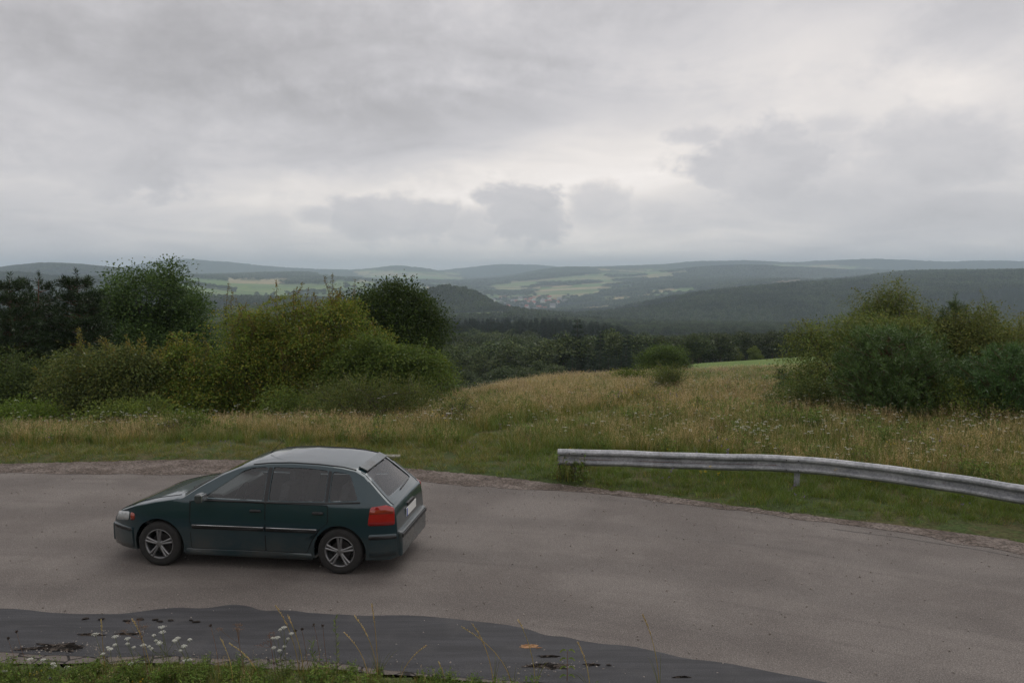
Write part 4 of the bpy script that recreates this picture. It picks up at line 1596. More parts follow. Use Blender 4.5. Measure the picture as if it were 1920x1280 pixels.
car = empty('hatchback_car', (0, 0, 0))
tag(car, 'dark teal five door hatchback car driving left along the road', 'car')
cut = [prism(W_FRONT, 'y', -1.2, 1.2), prism(W_REAR, 'y', -1.2, 1.2), prism(W_QTR, 'y', -1.2, 1.2),
       prism(WSH, 'x', -1.02, -0.02), prism(RWN, 'x', 1.25, 2.2)]
for ax in (AX_F, AX_R):
    for s in (-1, 1):
        cut.append(prism(circ(ax, 0.30, 0.352), 'y', s * 0.53 if s > 0 else -1.0, 1.0 if s > 0 else -0.53))
body = apply_bool(body_mesh(), cut, 0.035)
body.name = 'body'
body.polygons.foreach_set('use_smooth', np.ones(len(body.polygons), bool))
body.update()
bo = link('body', body, M['paint'], car)
try:
    body.set_sharp_from_angle(angle=R(32))
except Exception:
    pass


def side_patch(name, poly, off, mat, side=-1, parent=car, nx=24, thick=0.0):
    """a panel lying on the body side: polygon in (x,z) triangulated and dropped onto the skin"""
    bm = bmesh.new()
    vs = [bm.verts.new((p[0], 0, p[1])) for p in poly]
    f = bm.faces.new(vs)
    bmesh.ops.triangulate(bm, faces=[f])
    for _ in range(2):
        bmesh.ops.subdivide_edges(bm, edges=[e for e in bm.edges if e.calc_length() > 0.09], cuts=1, use_grid_fill=True)
    bmesh.ops.triangulate(bm, faces=bm.faces)
    for v in bm.verts:
        v.co.y = side * (float(half_w(v.co.x, v.co.z)) + off)
    if thick:
        r = bmesh.ops.solidify(bm, geom=list(bm.faces), thickness=thick)
    bmesh.ops.recalc_face_normals(bm, faces=bm.faces)
    me = bpy.data.meshes.new(name)
    bm.to_mesh(me)
    bm.free()
    me.polygons.foreach_set('use_smooth', np.ones(len(me.polygons), bool))
    return link(name, me, mat, parent)


def grow(poly, d):
    P = np.array(poly)
    c = P.mean(0)
    v = P - c
    L = np.linalg.norm(v, axis=1, keepdims=True)
    return [tuple(p) for p in (P + v / L * d)]


def line_strip(pts, w):
    P = np.array(pts, float)
    T = np.gradient(P, axis=0)
    T /= np.linalg.norm(T, axis=1, keepdims=True) + 1e-9
    Nn = np.stack([-T[:, 1], T[:, 0]], 1) * w / 2
    return [tuple(p) for p in (P + Nn)] + [tuple(p) for p in (P - Nn)[::-1]]


for s in (-1, 1):
    for poly in (W_FRONT, W_REAR, W_QTR):
        side_patch('side_window', grow(poly, 0.006), -0.016, M['glass'], s)
# front and rear screens
for nm, poly, fx in (('windshield', WSH, 1), ('rear_window', RWN, -1)):
    bm = bmesh.new()
    f = bm.faces.new([bm.verts.new((0, p[0], p[1])) for p in grow(poly, 0.008)])
    bmesh.ops.triangulate(bm, faces=[f])
    for _ in range(2):
        bmesh.ops.subdivide_edges(bm, edges=[e for e in bm.edges if e.calc_length() > 0.12], cuts=1, use_grid_fill=True)
    for v in bm.verts:
        ye_ = float(half_w(-0.45 if fx > 0 else 1.65, v.co.z)) + 0.02
        ct = min(1.0, abs(v.co.y) / ye_) ** (1 / .75)
        zs_ = v.co.z + 0.05 * (1 - math.sqrt(max(0, 1 - ct * ct)) ** 0.8)
        if fx > 0:
            v.co.x = np.interp(zs_, TOPZ[:13], TOPX[:13]) + 0.016
        else:
            v.co.x = np.interp(-zs_, -TOPZ[14:], TOPX[14:]) - 0.014
    me = bpy.data.meshes.new(nm)
    bm.to_mesh(me)
    bm.free()
    me.polygons.foreach_set('use_smooth', np.ones(len(me.polygons), bool))
    link(nm, me, M['glass'], car)


def arc_pts(cx, cz, r, a0, a1, n=14):
    return [(cx + r * math.cos(a), cz + r * math.sin(a)) for a in np.linspace(R(a0), R(a1), n)]


D_FRONT = rnd_poly([(-0.80, 0.27), (0.235, 0.27), (0.235, 0.905), (-0.80, 0.905)], 0.03)
D_REAR = rnd_poly([(0.245, 0.27), (0.80, 0.27)] + [(0.86, 0.42), (0.98, 0.60), (1.09, 0.68), (1.09, 0.905), (0.245, 0.905)], 0.03)
for s in (-1, 1):
    for poly in (D_FRONT, D_REAR):
        # dark shut line under the panel, the door skin proud of it
        side_patch('door_seal', grow(poly, 0.010), 0.0015, M['seal'], s)
        d = side_patch('door', grow(poly, -0.002), 0.006, M['paint'], s)
        xh = max(p[0] for p in poly) - 0.20
        hp = rnd_poly([(xh, 0.792), (xh + 0.15, 0.792), (xh + 0.15, 0.825), (xh, 0.825)], 0.012)
        side_patch('handle', hp, 0.030, M['black_plastic'], s, d, thick=0.022)
    # dark belt line seal, pillars, lower moulding and bright sill strip
    side_patch('window_seal', line_strip([(-0.70, 0.925), (0.2, 0.920), (1.0, 0.932), (1.52, 0.955)], 0.018), 0.004, M['black_plastic'], s, thick=0.006)
    side_patch('pillar_trim', rnd_poly([(0.213, 0.935), (0.267, 0.935), (0.267, 1.342), (0.213, 1.342)], 0.01), 0.003, M['black_plastic'], s)
    side_patch('pillar_trim', rnd_poly([(1.048, 0.95), (1.092, 0.95), (1.092, 1.315), (1.048, 1.32)], 0.01), 0.003, M['black_plastic'], s)
    side_patch('side_moulding', rnd_poly([(-0.78, 0.545), (0.225, 0.545), (0.225, 0.600), (-0.78, 0.600)], 0.015), 0.018, M['black_plastic'], s, thick=0.012)
    side_patch('side_moulding', rnd_poly([(0.255, 0.545), (0.93, 0.545), (0.965, 0.600), (0.255, 0.600)], 0.015), 0.018, M['black_plastic'], s, thick=0.012)
    side_patch('moulding_strip', line_strip([(-0.77, 0.594), (0.22, 0.594)], 0.010), 0.021, M['chrome'], s, thick=0.004)
    side_patch('moulding_strip', line_strip([(0.26, 0.594), (0.95, 0.594)], 0.010), 0.021, M['chrome'], s, thick=0.004)
    side_patch('sill', rnd_poly([(-0.90, 0.175), (0.88, 0.175), (0.86, 0.262), (-0.88, 0.262)], 0.02), 0.012, M['paint'], s, thick=0.03)
    # lamps
    side_patch('headlight', rnd_poly([(-1.99, 0.56), (-1.72, 0.60), (-1.70, 0.72), (-1.93, 0.69)], 0.03), 0.006, M['lamp_clear'], s, thick=0.02)
    side_patch('indicator', rnd_poly([(-1.69, 0.605), (-1.62, 0.612), (-1.61, 0.70), (-1.68, 0.715)], 0.02), 0.006, M['lamp_orange'], s, thick=0.02)
    tl = side_patch('tail_light', rnd_poly([(1.63, 0.665), (1.965, 0.665), (1.955, 0.885), (1.86, 0.925), (1.66, 0.90)], 0.03), 0.010, M['lamp_red'], s, thick=0.02)
    side_patch('indicator_lens', rnd_poly([(1.645, 0.815), (1.95, 0.815), (1.945, 0.868), (1.66, 0.868)], 0.015), 0.0125, M['lamp_orange'], s, tl, thick=0.006)
    # seams of the wing and tailgate
    side_patch('fuel_flap' if s > 0 else 'panel_gap', rnd_poly([(1.30, 0.72), (1.45, 0.72), (1.45, 0.86), (1.30, 0.86)], 0.03) if s > 0 else line_strip([(-0.815, 0.62), (-0.815, 0.91)], 0.008), 0.002, M['paint'] if s > 0 else M['seal'], s)
    # bumpers: wrap-round lower parts
    side_patch('bumper', rnd_poly([(-2.05, 0.22), (-1.66, 0.22), (-1.66, 0.50), (-2.04, 0.52)], 0.03), 0.016, M['paint'], s, thick=0.03)
    side_patch('bumper', rnd_poly([(1.64, 0.24), (1.99, 0.26), (1.985, 0.55), (1.64, 0.55)], 0.03), 0.018, M['paint'], s, thick=0.03)
    side_patch('bumper_strip', rnd_poly([(1.645, 0.485), (1.985, 0.485), (1.983, 0.53), (1.645, 0.53)], 0.01), 0.026, M['black_plastic'], s, thick=0.01)
    side_patch('bumper_strip', rnd_poly([(-2.03, 0.46), (-1.665, 0.46), (-1.665, 0.50), (-2.03, 0.50)], 0.01), 0.024, M['black_plastic'], s, thick=0.01)
    # mirrors
    mm = bevel_box('mirror', 0.10, 0.17, 0.115, 0.035, 3)
    mo = link('mirror', mm, M['paint'], car, (-0.60, s * 0.93, 0.985))
    link('mirror_glass', bevel_box('mirror_glass', 0.01, 0.14, 0.09, 0.004), M['chrome'], mo, (0.052, 0, 0))
# tail end pieces
rb = link('rear_bumper', bevel_box('rear_bumper', 0.12, 1.34, 0.33, 0.04, 3), M['paint'], car, (1.985, 0, 0.39))
link('bumper_strip', bevel_box('bumper_strip', 0.015, 1.30, 0.05, 0.006), M['black_plastic'], car, (2.052, 0, 0.50))
link('front_bumper', bevel_box('front_bumper', 0.14, 1.06, 0.27, 0.05, 3), M['paint'], car, (-2.055, 0, 0.36))
link('grille', bevel_box('grille', 0.02, 0.62, 0.07, 0.01), M['black_plastic'], car, (-2.052, 0, 0.56))
np_ = link('number_plate', bevel_box('number_plate', 0.012, 0.52, 0.112, 0.003), M['plate'], car, (1.995, 0, 0.70))
link('plate_band', bevel_box('plate_band', 0.004, 0.04, 0.104, 0.001), M['plate_blue'], np_, (0.0075, -0.236, 0))
link('rear_wiper', bevel_box('rear_wiper', 0.012, 0.40, 0.014, 0.003), M['black_plastic'], car, (1.88, 0.10, 1.0)).rotation_euler = (R(6), 0, 0)
link('roof_spoiler', bevel_box('roof_spoiler', 0.13, 0.94, 0.022, 0.008), M['paint'], car, (1.468, 0, 1.327)).rotation_euler = (0, R(24), 0)
# shut lines on bonnet, roof edges and tailgate
def surf_z(x, y):
    zt = float(top_z(x))
    crown = 0.05 if -1.0 < x < 1.6 else 0.035
    ye = float(half_w(x, zt - crown))
    ct = min(1.0, abs(y) / ye) ** (1 / .75)
    return zt - crown + crown * math.sqrt(max(0, 1 - ct * ct)) ** .8


def top_line(name, pts, r, mat):
    V, F = tube_arrays([(x, y, surf_z(x, y) + r * .35) for x, y in pts], r, 5)
    return link(name, arr_mesh(name, V, F), mat, car)


for s in (-1, 1):
    top_line('panel_gap', [(x, s * (.60 + .035 * (x + 1.95))) for x in np.linspace(-1.93, -1.02, 16)], .0045, M['seal'])
    top_line('roof_strip', [(x, s * (float(half_w(x, top_z(x) - .05)) * .93)) for x in np.linspace(-0.02, 1.40, 18)], .009, M['black_plastic'])
    top_line('panel_gap', [(x, s * (float(half_w(x, top_z(x) - .05)) * .90)) for x in np.linspace(1.46, 1.93, 12)], .0045, M['seal'])
    link('wiper', bevel_box('wiper', .012, .44, .012, .003), M['black_plastic'], car, (-.86, s * .28 - .1, 1.035)).rotation_euler = (0, R(-32), s * .0)
top_line('panel_gap', [(-1.0 + .03 * abs(y), y) for y in np.linspace(-.62, .62, 14)], .0045, M['seal'])
top_line('panel_gap', [(1.43, y) for y in np.linspace(-.47, .47, 12)], .004, M['seal'])
link('tailgate_handle', bevel_box('tailgate_handle', .03, .34, .045, .01), M['black_plastic'], car, (1.985, 0, .79))
# aerial
V, F = tube_arrays([(-0.02, 0.0, 1.40), (0.10, 0, 1.52), (0.25, 0, 1.66)], [.005, .0035, .002], 6)
link('aerial', arr_mesh('aerial', V, F), M['black_plastic'], car)
# underbody tray and cabin
link('underbody', bevel_box('underbody', 3.5, 1.02, 0.10, 0.03), M['seal'], car, (0.0, 0, 0.24))
link('dashboard', bevel_box('dashboard', 0.42, 1.36, 0.22, 0.07, 3), M['black_plastic'], car, (-0.62, 0, 0.86))


def seat(x, y, w, name='seat'):
    a = link(name, bevel_box(name, 0.50, w, 0.16, 0.06, 3), M['seat'], car, (x, y, 0.50))
    b = link('seat_back', bevel_box('seat_back', 0.13, w, 0.60, 0.05, 3), M['seat'], a, (0.28, 0, 0.33))
    b.rotation_euler = (0, R(14), 0)
    return a


for y_ in (-0.36, 0.36):
    a = seat(0.10, y_, 0.50)
    link('headrest', bevel_box('headrest', 0.09, 0.26, 0.17, 0.04, 3), M['seat'], a, (0.39, 0, 0.72))
a = seat(0.93, 0, 1.24, 'rear_seat')
sw = bmesh.new()
sw.free()
ringp = [(-0.30 + 0.06 * math.sin(t_), -0.36 + 0.18 * math.cos(t_), 0.90 + 0.16 * math.sin(t_)) for t_ in np.linspace(0, 2 * PI, 25)]
V, F = tube_arrays(ringp, 0.014, 6)
link('steering_wheel', arr_mesh('steering_wheel', V, F, True), M['black_plastic'], car)


def lathe(profile, n=40):
    """profile (y, r) turned round the y axis"""
    P = np.array(profile)
    ang = np.linspace(0, 2 * PI, n, endpoint=False)
    V = np.stack([P[None, :, 1] * np.cos(ang)[:, None], np.broadcast_to(P[None, :, 0], (n, len(P))), P[None, :, 1] * np.sin(ang)[:, None]], -1).reshape(-1, 3)
    k = len(P)
    i = np.arange(n)[:, None] * k
    i2 = ((np.arange(n) + 1) % n)[:, None] * k
    j = np.arange(k - 1)[None, :]
    F = np.stack([i + j, i + j + 1, i2 + j + 1, i2 + j], -1).reshape(-1, 4)
    return V, F


tyre_p = [(0.085, 0.200), (0.092, 0.235), (0.090, 0.270), (0.078, 0.293), (0.05, 0.301), (0.03, 0.302), (0.028, 0.296), (0.022, 0.296), (0.02, 0.302), (-0.02, 0.302), (-0.022, 0.296), (-0.028, 0.296), (-0.03, 0.302), (-0.05, 0.301), (-0.078, 0.293), (-0.090, 0.270), (-0.092, 0.235), (-0.085, 0.200)]
V, F = lathe(tyre_p, 48)
TY = arr_mesh('tyre', V, F, True)
TY.materials.append(M['rubber'])
acc = Acc()
V, F = lathe([(-0.080, 0.205), (-0.088, 0.200), (-0.084, 0.188), (-0.05, 0.180), (0.07, 0.178), (0.08, 0.204)], 48)
acc.add(V, F)
V, F = lathe([(-0.085, 0.0), (-0.085, 0.030), (-0.078, 0.050), (-0.055, 0.052)], 24)
acc.add(V, F)
for k in range(5):
    for dlt in (-0.13, 0.13):
        a = k * 2 * PI / 5 + 0.3
        b_ = a + dlt
        p0_ = np.array((0.035 * math.cos(a + dlt * 1.5), -0.074, 0.035 * math.sin(a + dlt * 1.5)))
        p1_ = np.array((0.19 * math.cos(b_), -0.078, 0.19 * math.sin(b_)))
        V, F = tube_arrays([p0_, (p0_ + p1_) / 2 + np.array((0, -.006, 0)), p1_], [.018, .016, .020], 6)
        acc.add(V, F)
RM = acc.mesh('rim', True)
RM.materials.append(M['alloy'])
V, F = lathe([(0.0, 0.0), (0.0, 0.13), (0.02, 0.13)], 32)
BD = arr_mesh('brake_disc', V, F)
BD.materials.append(M['bolt'])
for ax in (AX_F, AX_R):
    for s in (-1, 1):
        wv = empty('wheel', (ax, s * 0.735, WR))
        wv.parent = car
        if s > 0:
            wv.rotation_euler = (0, 0, PI)
        link('tyre', TY, parent=wv)
        link('rim', RM, parent=wv)
        link('brake_disc', BD, parent=wv)

# wheels at photo (296, 1052) front and (655, 1074) rear
fx_, fy_ = ground_pt(296, 1056)
rx_, ry_ = ground_pt(652, 1073)
hd = math.atan2(ry_ - fy_, rx_ - fx_)
wb = math.hypot(rx_ - fx_, ry_ - fy_)
print('wheelbase from photo', wb, 'yaw', math.degrees(hd))
mid = np.array([(fx_ + rx_) / 2, (fy_ + ry_) / 2])
off_ = np.array([-math.sin(hd), math.cos(hd)]) * 0.735 - np.array([math.cos(hd), math.sin(hd)]) * (-0.01)
car.location = (mid[0] + off_[0], mid[1] + off_[1], 0.0)
car.rotation_euler = (0, 0, hd)

# ------------------------------------------------------------------ near trees and shrubs
def ground_z(x, y):
    return float(terrain_z(np.array([x]), np.array([y]))[0])


def spot(px, D):
    """world x,y of a photo column at depth D"""
    x = (px - 960) / FPX * D * TC
    return x, D


def curve_pts(a, b, bend, n=5, r=None):
    a, b = np.array(a, float), np.array(b, float)
    t_ = np.linspace(0, 1, n)[:, None]
    mid = (a + b) / 2 + bend
    return (1 - t_) ** 2 * a + 2 * t_ * (1 - t_) * mid + t_ ** 2 * b


def crown_leaves(lobes, n_spray, per, leaf, seed, flat=0.35, spread=0.36, droop=0.25, shell=0.35, bumps=0.3):
    r = np.random.default_rng(seed)
    if flat < .3:
        n_spray, per, spread, leaf, flat = int(n_spray * .17), int(per * 10.5), spread * 1.55, leaf * .88, .09
    elif flat >= .6 and leaf > .095:
        n_spray, per, spread = int(n_spray * .15), int(per * 15), spread * 1.75
    else:
        n_spray, per, spread, leaf = int(n_spray * .24), int(per * 8.0), spread * 1.5, leaf * .92
    leaf = leaf * 1.1
    L = np.array(lobes, float)
    wts = (L[:, 3] * L[:, 4] + L[:, 3] * L[:, 5] + L[:, 4] * L[:, 5])
    k = r.choice(len(L), n_spray, p=wts / wts.sum())
    u = unit(n_spray, r)
    # second order lumps make the outline uneven
    ph = r.uniform(0, 6.28, (len(L), 6))
    lump = 0
    for q in range(3):
        lump = lump + np.sin(u[:, 0] * (3 + 2 * q) + ph[k, q]) * np.sin(u[:, 2] * (3.5 + 2 * q) + ph[k, q + 3]) * np.cos(u[:, 1] * (2.5 + 2 * q) + ph[k, q]) / (1 + .5 * q)
    rad = (shell + (1 - shell) * r.random(n_spray) ** 0.45) * (1 + bumps * lump)
    rad *= np.where(r.random(n_spray) < 0.06, r.uniform(1.05, 1.25, n_spray), 1)
    C = L[k, :3] + u * rad[:, None] * L[k, 3:6]
    # keep only sprays not too deep inside another lobe, leaves gaps on purpose
    sc = C[:, None, :].repeat(per, 1).reshape(-1, 3)
    uu = u[:, None, :].repeat(per, 1).reshape(-1, 3)
    n = len(sc)
    g = r.normal(size=(n, 3)) * spread
    nrm = uu * 0.6 + np.array([0, 0, 0.8])
    nrm /= np.linalg.norm(nrm, axis=1, keepdims=True)
    g = g - nrm * (g * nrm).sum(1, keepdims=True) * (1 - flat)
    P = sc + g
    P = np.where((r.random(n) < .07)[:, None], L[k, :3][:, None, :].repeat(per, 1).reshape(-1, 3) * (q_ := r.uniform(0, .7, n)[:, None]) + P * (1 - q_), P)
    P[:, 2] -= droop * np.linalg.norm(g, axis=1) ** 2 * 0.8
    d = g + uu * 0.35 * spread + r.normal(size=(n, 3)) * spread * 0.6
    d[:, 2] -= droop * spread
    nn = nrm + r.normal(size=(n, 3)) * 0.45
    ll = leaf * r.uniform(0.65, 1.35, n)
    return leaf_arrays(P, d, nn, ll, ll * r.uniform(.5, .72, n)), C


def shoots(acc_leaf, acc_wood, C, n, h, leaf, seed, lean=0.35, zmin=None):
    """upright leafy shoots sticking out of the top of a crown"""
    r = np.random.default_rng(seed)
    n = int(n * 1.25)
    idx = np.argsort(-(C[:, 2] + r.normal(size=len(C)) * 0.4))[: n * 2]
    idx = r.choice(idx, min(n, len(idx)), replace=False)
    for i in idx:
        a = C[i]
        hh = h * r.uniform(.5, 1.2)
        b = a + np.array([r.normal() * lean * hh, r.normal() * lean * hh, hh])
        pts = curve_pts(a, b, r.normal(size=3) * 0.08 * hh, 5)
        V, F = tube_arrays(pts, np.linspace(.012, .003, 5), 3)
        acc_wood.add(V, F, 0)
        m = int(60 * hh / 0.6) + 8
        t_ = r.random(m) ** 1.2
        P = np.stack([np.interp(t_, np.linspace(0, 1, 5), pts[:, q]) for q in range(3)], 1) + r.normal(size=(m, 3)) * .07 * (1.15 - t_)[:, None]
        d = unit(m, r) * np.array([1, 1, .5]) + np.array([0, 0, 0.35])
        ll = leaf * r.uniform(.6, 1.2, m)
        V, F = leaf_arrays(P, d, unit(m, r) + np.array([0, 0, .8]), ll, ll * .55)
        acc_leaf.add(V, F, 0)


def broadleaf(name, px, D, lobes, n_spray, per, leaf, mat, label, cat, seed, flat=.35, spread=.36, droop=.25, shell=.35, bumps=.3,
              shoot=0, shoot_h=.6, tip=None, bark='bark', trunk_r=.12, stems=1, limbs=26, group=None, sink=0.1, top=None, wide=1.0):
    x, y = spot(px, D)
    z = ground_z(x, y)
    if top is not None:
        hl = max(l[2] + l[5] for l in lobes)
        zt = H - (top - 515) / FPX * D + sink - z
        q = zt / hl
        lobes = [(l[0] * wide, l[1], l[2] * q, l[3] * wide, l[4], l[5] * q) for l in lobes]
    root = empty(name, (x, y, z - sink))
    tag(root, label, cat, group)
    rs_ = np.random.default_rng(seed + 77)
    extra = []
    hmax = max(l[2] + l[5] for l in lobes)
    for l in lobes:
        for _ in range(3 if l[3] > .5 else 0):
            a_ = rs_.uniform(0, 2 * PI)
            e_ = rs_.uniform(.1, 1.3)
            f_ = rs_.uniform(.95, 1.25)
            q_ = rs_.uniform(.28, .46)
            c_ = (l[0] + math.cos(a_) * math.cos(e_) * l[3] * f_, l[1] + math.sin(a_) * math.cos(e_) * l[4] * f_, l[2] + math.sin(e_) * l[5] * f_)
            if c_[2] + l[5] * q_ < hmax + .15:
                extra.append((*c_, l[3] * q_, l[4] * q_, l[5] * q_))
    lobes = list(lobes) + extra
    (V, F), C = crown_leaves(lobes, n_spray, per, leaf, seed, flat, spread, droop, shell, bumps)
    a = Acc()
    a.add(V, F)
    w = Acc()
    sh = Acc()
    if shoot:
        shoots(sh, w, C, shoot, shoot_h, leaf * .9, seed + 5)
    link('crown', a.mesh('crown'), mat, root)
    if shoot:
        link('top_shoots', sh.mesh('top_shoots'), tip or mat, root)['kind'] = 'stuff'
    r = np.random.default_rng(seed + 9)
    L = np.array(lobes)
    zc = (L[:, 2] * L[:, 3]).sum() / L[:, 3].sum()
    top = L[:, 2].max()
    forks = []
    for s in range(stems):
        a0 = np.array([r.normal() * .12 * (stems > 1), r.normal() * .12 * (stems > 1), -0.2])
        b0 = np.array([r.normal() * .3 * stems ** .5, r.normal() * .3 * stems ** .5, top * .86])
        pts = curve_pts(a0, b0, r.normal(size=3) * .15, 9)
        rr = np.linspace(trunk_r, trunk_r * .15, 9)
        V, F = tube_arrays(pts, rr, 7)
        w.add(V, F)
        forks.append(pts)
    for i in r.choice(len(C), min(limbs, len(C)), replace=False):
        pts = forks[int(r.integers(stems))]
        e = C[i]
        f = np.clip((e[2] / top) * .75 - .12, .12, .9)
        st = np.array([np.interp(f, np.linspace(0, 1, 9), pts[:, q]) for q in range(3)])
        cp = curve_pts(st, e, np.array([0, 0, .12 * np.linalg.norm(e - st)]), 6)
        V, F = tube_arrays(cp, np.linspace(trunk_r * .42, .008, 6), 5)
        w.add(V, F)
    if stems == 1:
        link('trunk', w.mesh('trunk', True), M[bark], root)
    else:
        link('stems', w.mesh('stems', True), M[bark], root)['kind'] = 'stuff'
    return root


def needles_tuft(P, D_, n, ln, wd, r, spread=.55):
    """P (m,3) shoots, D_ (m,3) shoot directions, n needles each"""
    m = len(P)
    Pn = P[:, None, :].repeat(n, 1).reshape(-1, 3)
    Dn = D_[:, None, :].repeat(n, 1).reshape(-1, 3)
    t_ = r.random(m * n)[:, None]
    sl = ln * 1.6
    base = Pn + Dn * t_ * sl
    d = Dn * 0.8 + unit(m * n, r) * spread * 1.4
    l_ = ln * r.uniform(.7, 1.2, m * n)
    return leaf_arrays(base, d, unit(m * n, r), l_, wd)


def conifer(name, px, D, h, w, mat, label, seed, kind='pine', tufts=1500, nper=12, nl=.13, nw=.012, bark='bark_pine', base=.08, cat='pine tree', tops=1, sink=.1, top=None):
    x, y = spot(px, D)
    z = ground_z(x, y)
    if top is not None:
        h = H - (top - 515) / FPX * D + sink - z - nl
    r = np.random.default_rng(seed)
    root = empty(name, (x, y, z - sink))
    tag(root, label, cat)
    wd = Acc()
    PP, DD = [], []
    for tp in range(tops):
        ox, oy = (0, 0) if tp == 0 else (r.uniform(-.5, .5) * w * .6, r.uniform(-.3, .3) * w)
        hh = h * (1 if tp == 0 else r.uniform(.8, .97))
        V, F = tube_arrays(curve_pts((0, 0, -.2), (ox, oy, hh), r.normal(size=3) * .12, 10), np.linspace(.028 * h * .6, .012, 10), 7)
        wd.add(V, F)
        nb = int(tufts / tops / 9)
        for b in range(nb):
            t_ = base + (1 - base) * (1 - (1 - r.random()) ** (.62 if kind == 'pine' else .55))
            t_ = base + (1 - base) * (np.floor((t_ - base) / (1 - base) * 11) + r.uniform(0, .35)) / 11 if kind == 'pine' else t_
            t_ = min(t_, .985)
            shape = (1 - t_) ** .62 if kind == 'pine' else (1 - t_) ** .8
            if kind == 'bush':
                shape = math.sqrt(max(0, 1 - (t_ * 1.0) ** 2.2)) * (.75 + .25 * min(1, t_ * 5))
            ln = w * .5 * shape * r.uniform(.65, 1.12) + .08
            az_ = r.uniform(0, 2 * PI)
            st = np.array([ox * t_, oy * t_, hh * t_])
            up = {'pine': .30, 'larch': .05, 'bush': .45}[kind]
            e = st + np.array([math.cos(az_) * ln, math.sin(az_) * ln, ln * up * r.uniform(.4, 1.5)])
            cp = curve_pts(st, e, np.array([0, 0, -.12 * ln]), 5)
            V, F = tube_arrays(cp, np.linspace(.018, .005, 5), 3)
            wd.add(V, F)
            nt_ = 9
            q = r.uniform(.25, 1.0, nt_) ** .8
            q[0] = 1
            base_p = np.stack([np.interp(q, np.linspace(0, 1, 5), cp[:, c_]) for c_ in range(3)], 1)
            dr = e - st
            dr /= np.linalg.norm(dr)
            off = r.normal(size=(nt_, 3)) * .11 * ln * np.array([1, 1, .5])
            off[0] = 0
            PP.append(base_p + off)
            d_ = dr * .7 + r.normal(size=(nt_, 3)) * .45
            d_[:, 2] += {'pine': .75, 'larch': -.1, 'bush': .8}[kind]
            DD.append(d_ / np.linalg.norm(d_, axis=1, keepdims=True))
        # leader shoots
        PP.append(np.array([[ox, oy, hh * q] for q in (.92, .95, .98, 1.0, .99)]))
        d_ = np.array([[.3, 0, 1], [-.3, .1, 1], [0, .3, 1], [0, 0, 1], [.1, -.3, 1.]])
        DD.append(d_ / np.linalg.norm(d_, axis=1, keepdims=True))
    V, F = needles_tuft(np.vstack(PP), np.vstack(DD), nper, nl, nw, r)
    link('crown', arr_mesh('crown', V, F), mat, root)
    link('trunk', wd.mesh('trunk', True), M[bark], root)
    return root


def L_(*a):
    return a


# --- left side
conifer('pine_tree', 18, 34, 7.6, 4.4, M['needle'], 'dark pine at the left edge of the picture, the leftmost tree', 61, top=515, tufts=4600, nl=.20, nw=.026)
conifer('pine_tree', 72, 36, 8.3, 4.4, M['needle'], 'dark pine with a double spiky top, middle one of three at far left', 62, top=514, tufts=4600, nl=.20, nw=.026, tops=2)
conifer('pine_tree', 143, 35, 8.1, 4.0, M['needle'], 'dark pine with one spiky leader just left of the big rounded tree', 63, top=510, tufts=4400, nl=.20, nw=.026)
broadleaf('broadleaf_tree', 275, 42, [(-.2, 0, 8.0, 2.0, 1.9, 1.6), (-2.0, 0, 6.9, 1.4, 1.5, 1.5), (1.6, .2, 7.2, 1.3, 1.4, 1.35), (2.45, 0, 5.4, 1.15, 1.3, 1.5), (0.2, -.4, 5.7, 2.2, 1.8, 1.6), (-1.9, -.2, 4.6, 1.5, 1.4, 1.6), (1.3, -.4, 3.6, 2.2, 1.6, 1.7), (-.8, -.3, 2.8, 2.2, 1.6, 1.6), (.3, 0, 9.25, .9, .9, .55)],
          1500, 30, .108, M['leaf_oak'], 'tallest rounded broadleaf tree standing behind the shrubs on the left', 'tree', 71, top=501, flat=.6, spread=.26, droop=.15, shell=.55, bumps=.22, trunk_r=.2, limbs=60)
broadleaf('shrub', 200, 28.5, [(0, 0, 2.0, 1.5, 1.2, 1.0), (-1.1, 0, 1.35, 1.2, 1.1, 1.0), (1.2, 0, 1.9, 1.1, 1, 1.1), (.4, -.2, 1.0, 2.2, 1.3, .9)],
          900, 20, .085, M['leaf_olive'], 'wide dull olive shrub below the dark pines', 'shrub', 72, top=652, spread=.22, droop=.3, shoot=26, shoot_h=.75, tip=M['leaf_hornbeam_tip'], stems=4, trunk_r=.05)
broadleaf('hornbeam', 340, 29, [(0, 0, 3.0, .75, .8, 1.1), (.5, 0, 2.1, .95, .9, 1.1), (-.6, 0, 2.1, .9, .9, .9), (.1, -.2, 1.1, 1.3, 1.1, 1.0)],
          620, 20, .085, M['leaf_hornbeam'], 'slim yellowing hornbeam shrub in front of the tallest rounded tree', 'shrub', 73, top=622, wide=.85, flat=.22, spread=.24, droop=.3, shoot=22, shoot_h=.6, tip=M['leaf_hornbeam_tip'], stems=3, trunk_r=.05)
broadleaf('hornbeam', 488, 30.5, [(-.3, 0, 4.0, .95, 1.0, 1.2), (.5, 0, 3.6, 1.0, 1.0, 1.2), (-.6, -.1, 2.6, 1.25, 1.1, 1.1), (.6, -.1, 2.3, 1.3, 1.1, 1.1), (0, -.1, 1.2, 1.7, 1.2, 1.0)],
          1050, 28, .076, M['leaf_hornbeam'], 'large yellow green hornbeam, left one of the two tall ones', 'tree', 74, top=574, flat=.2, spread=.28, droop=.3, shell=.2, bumps=.42, shoot=70, shoot_h=.85, tip=M['leaf_hornbeam_tip'], stems=4, trunk_r=.07)
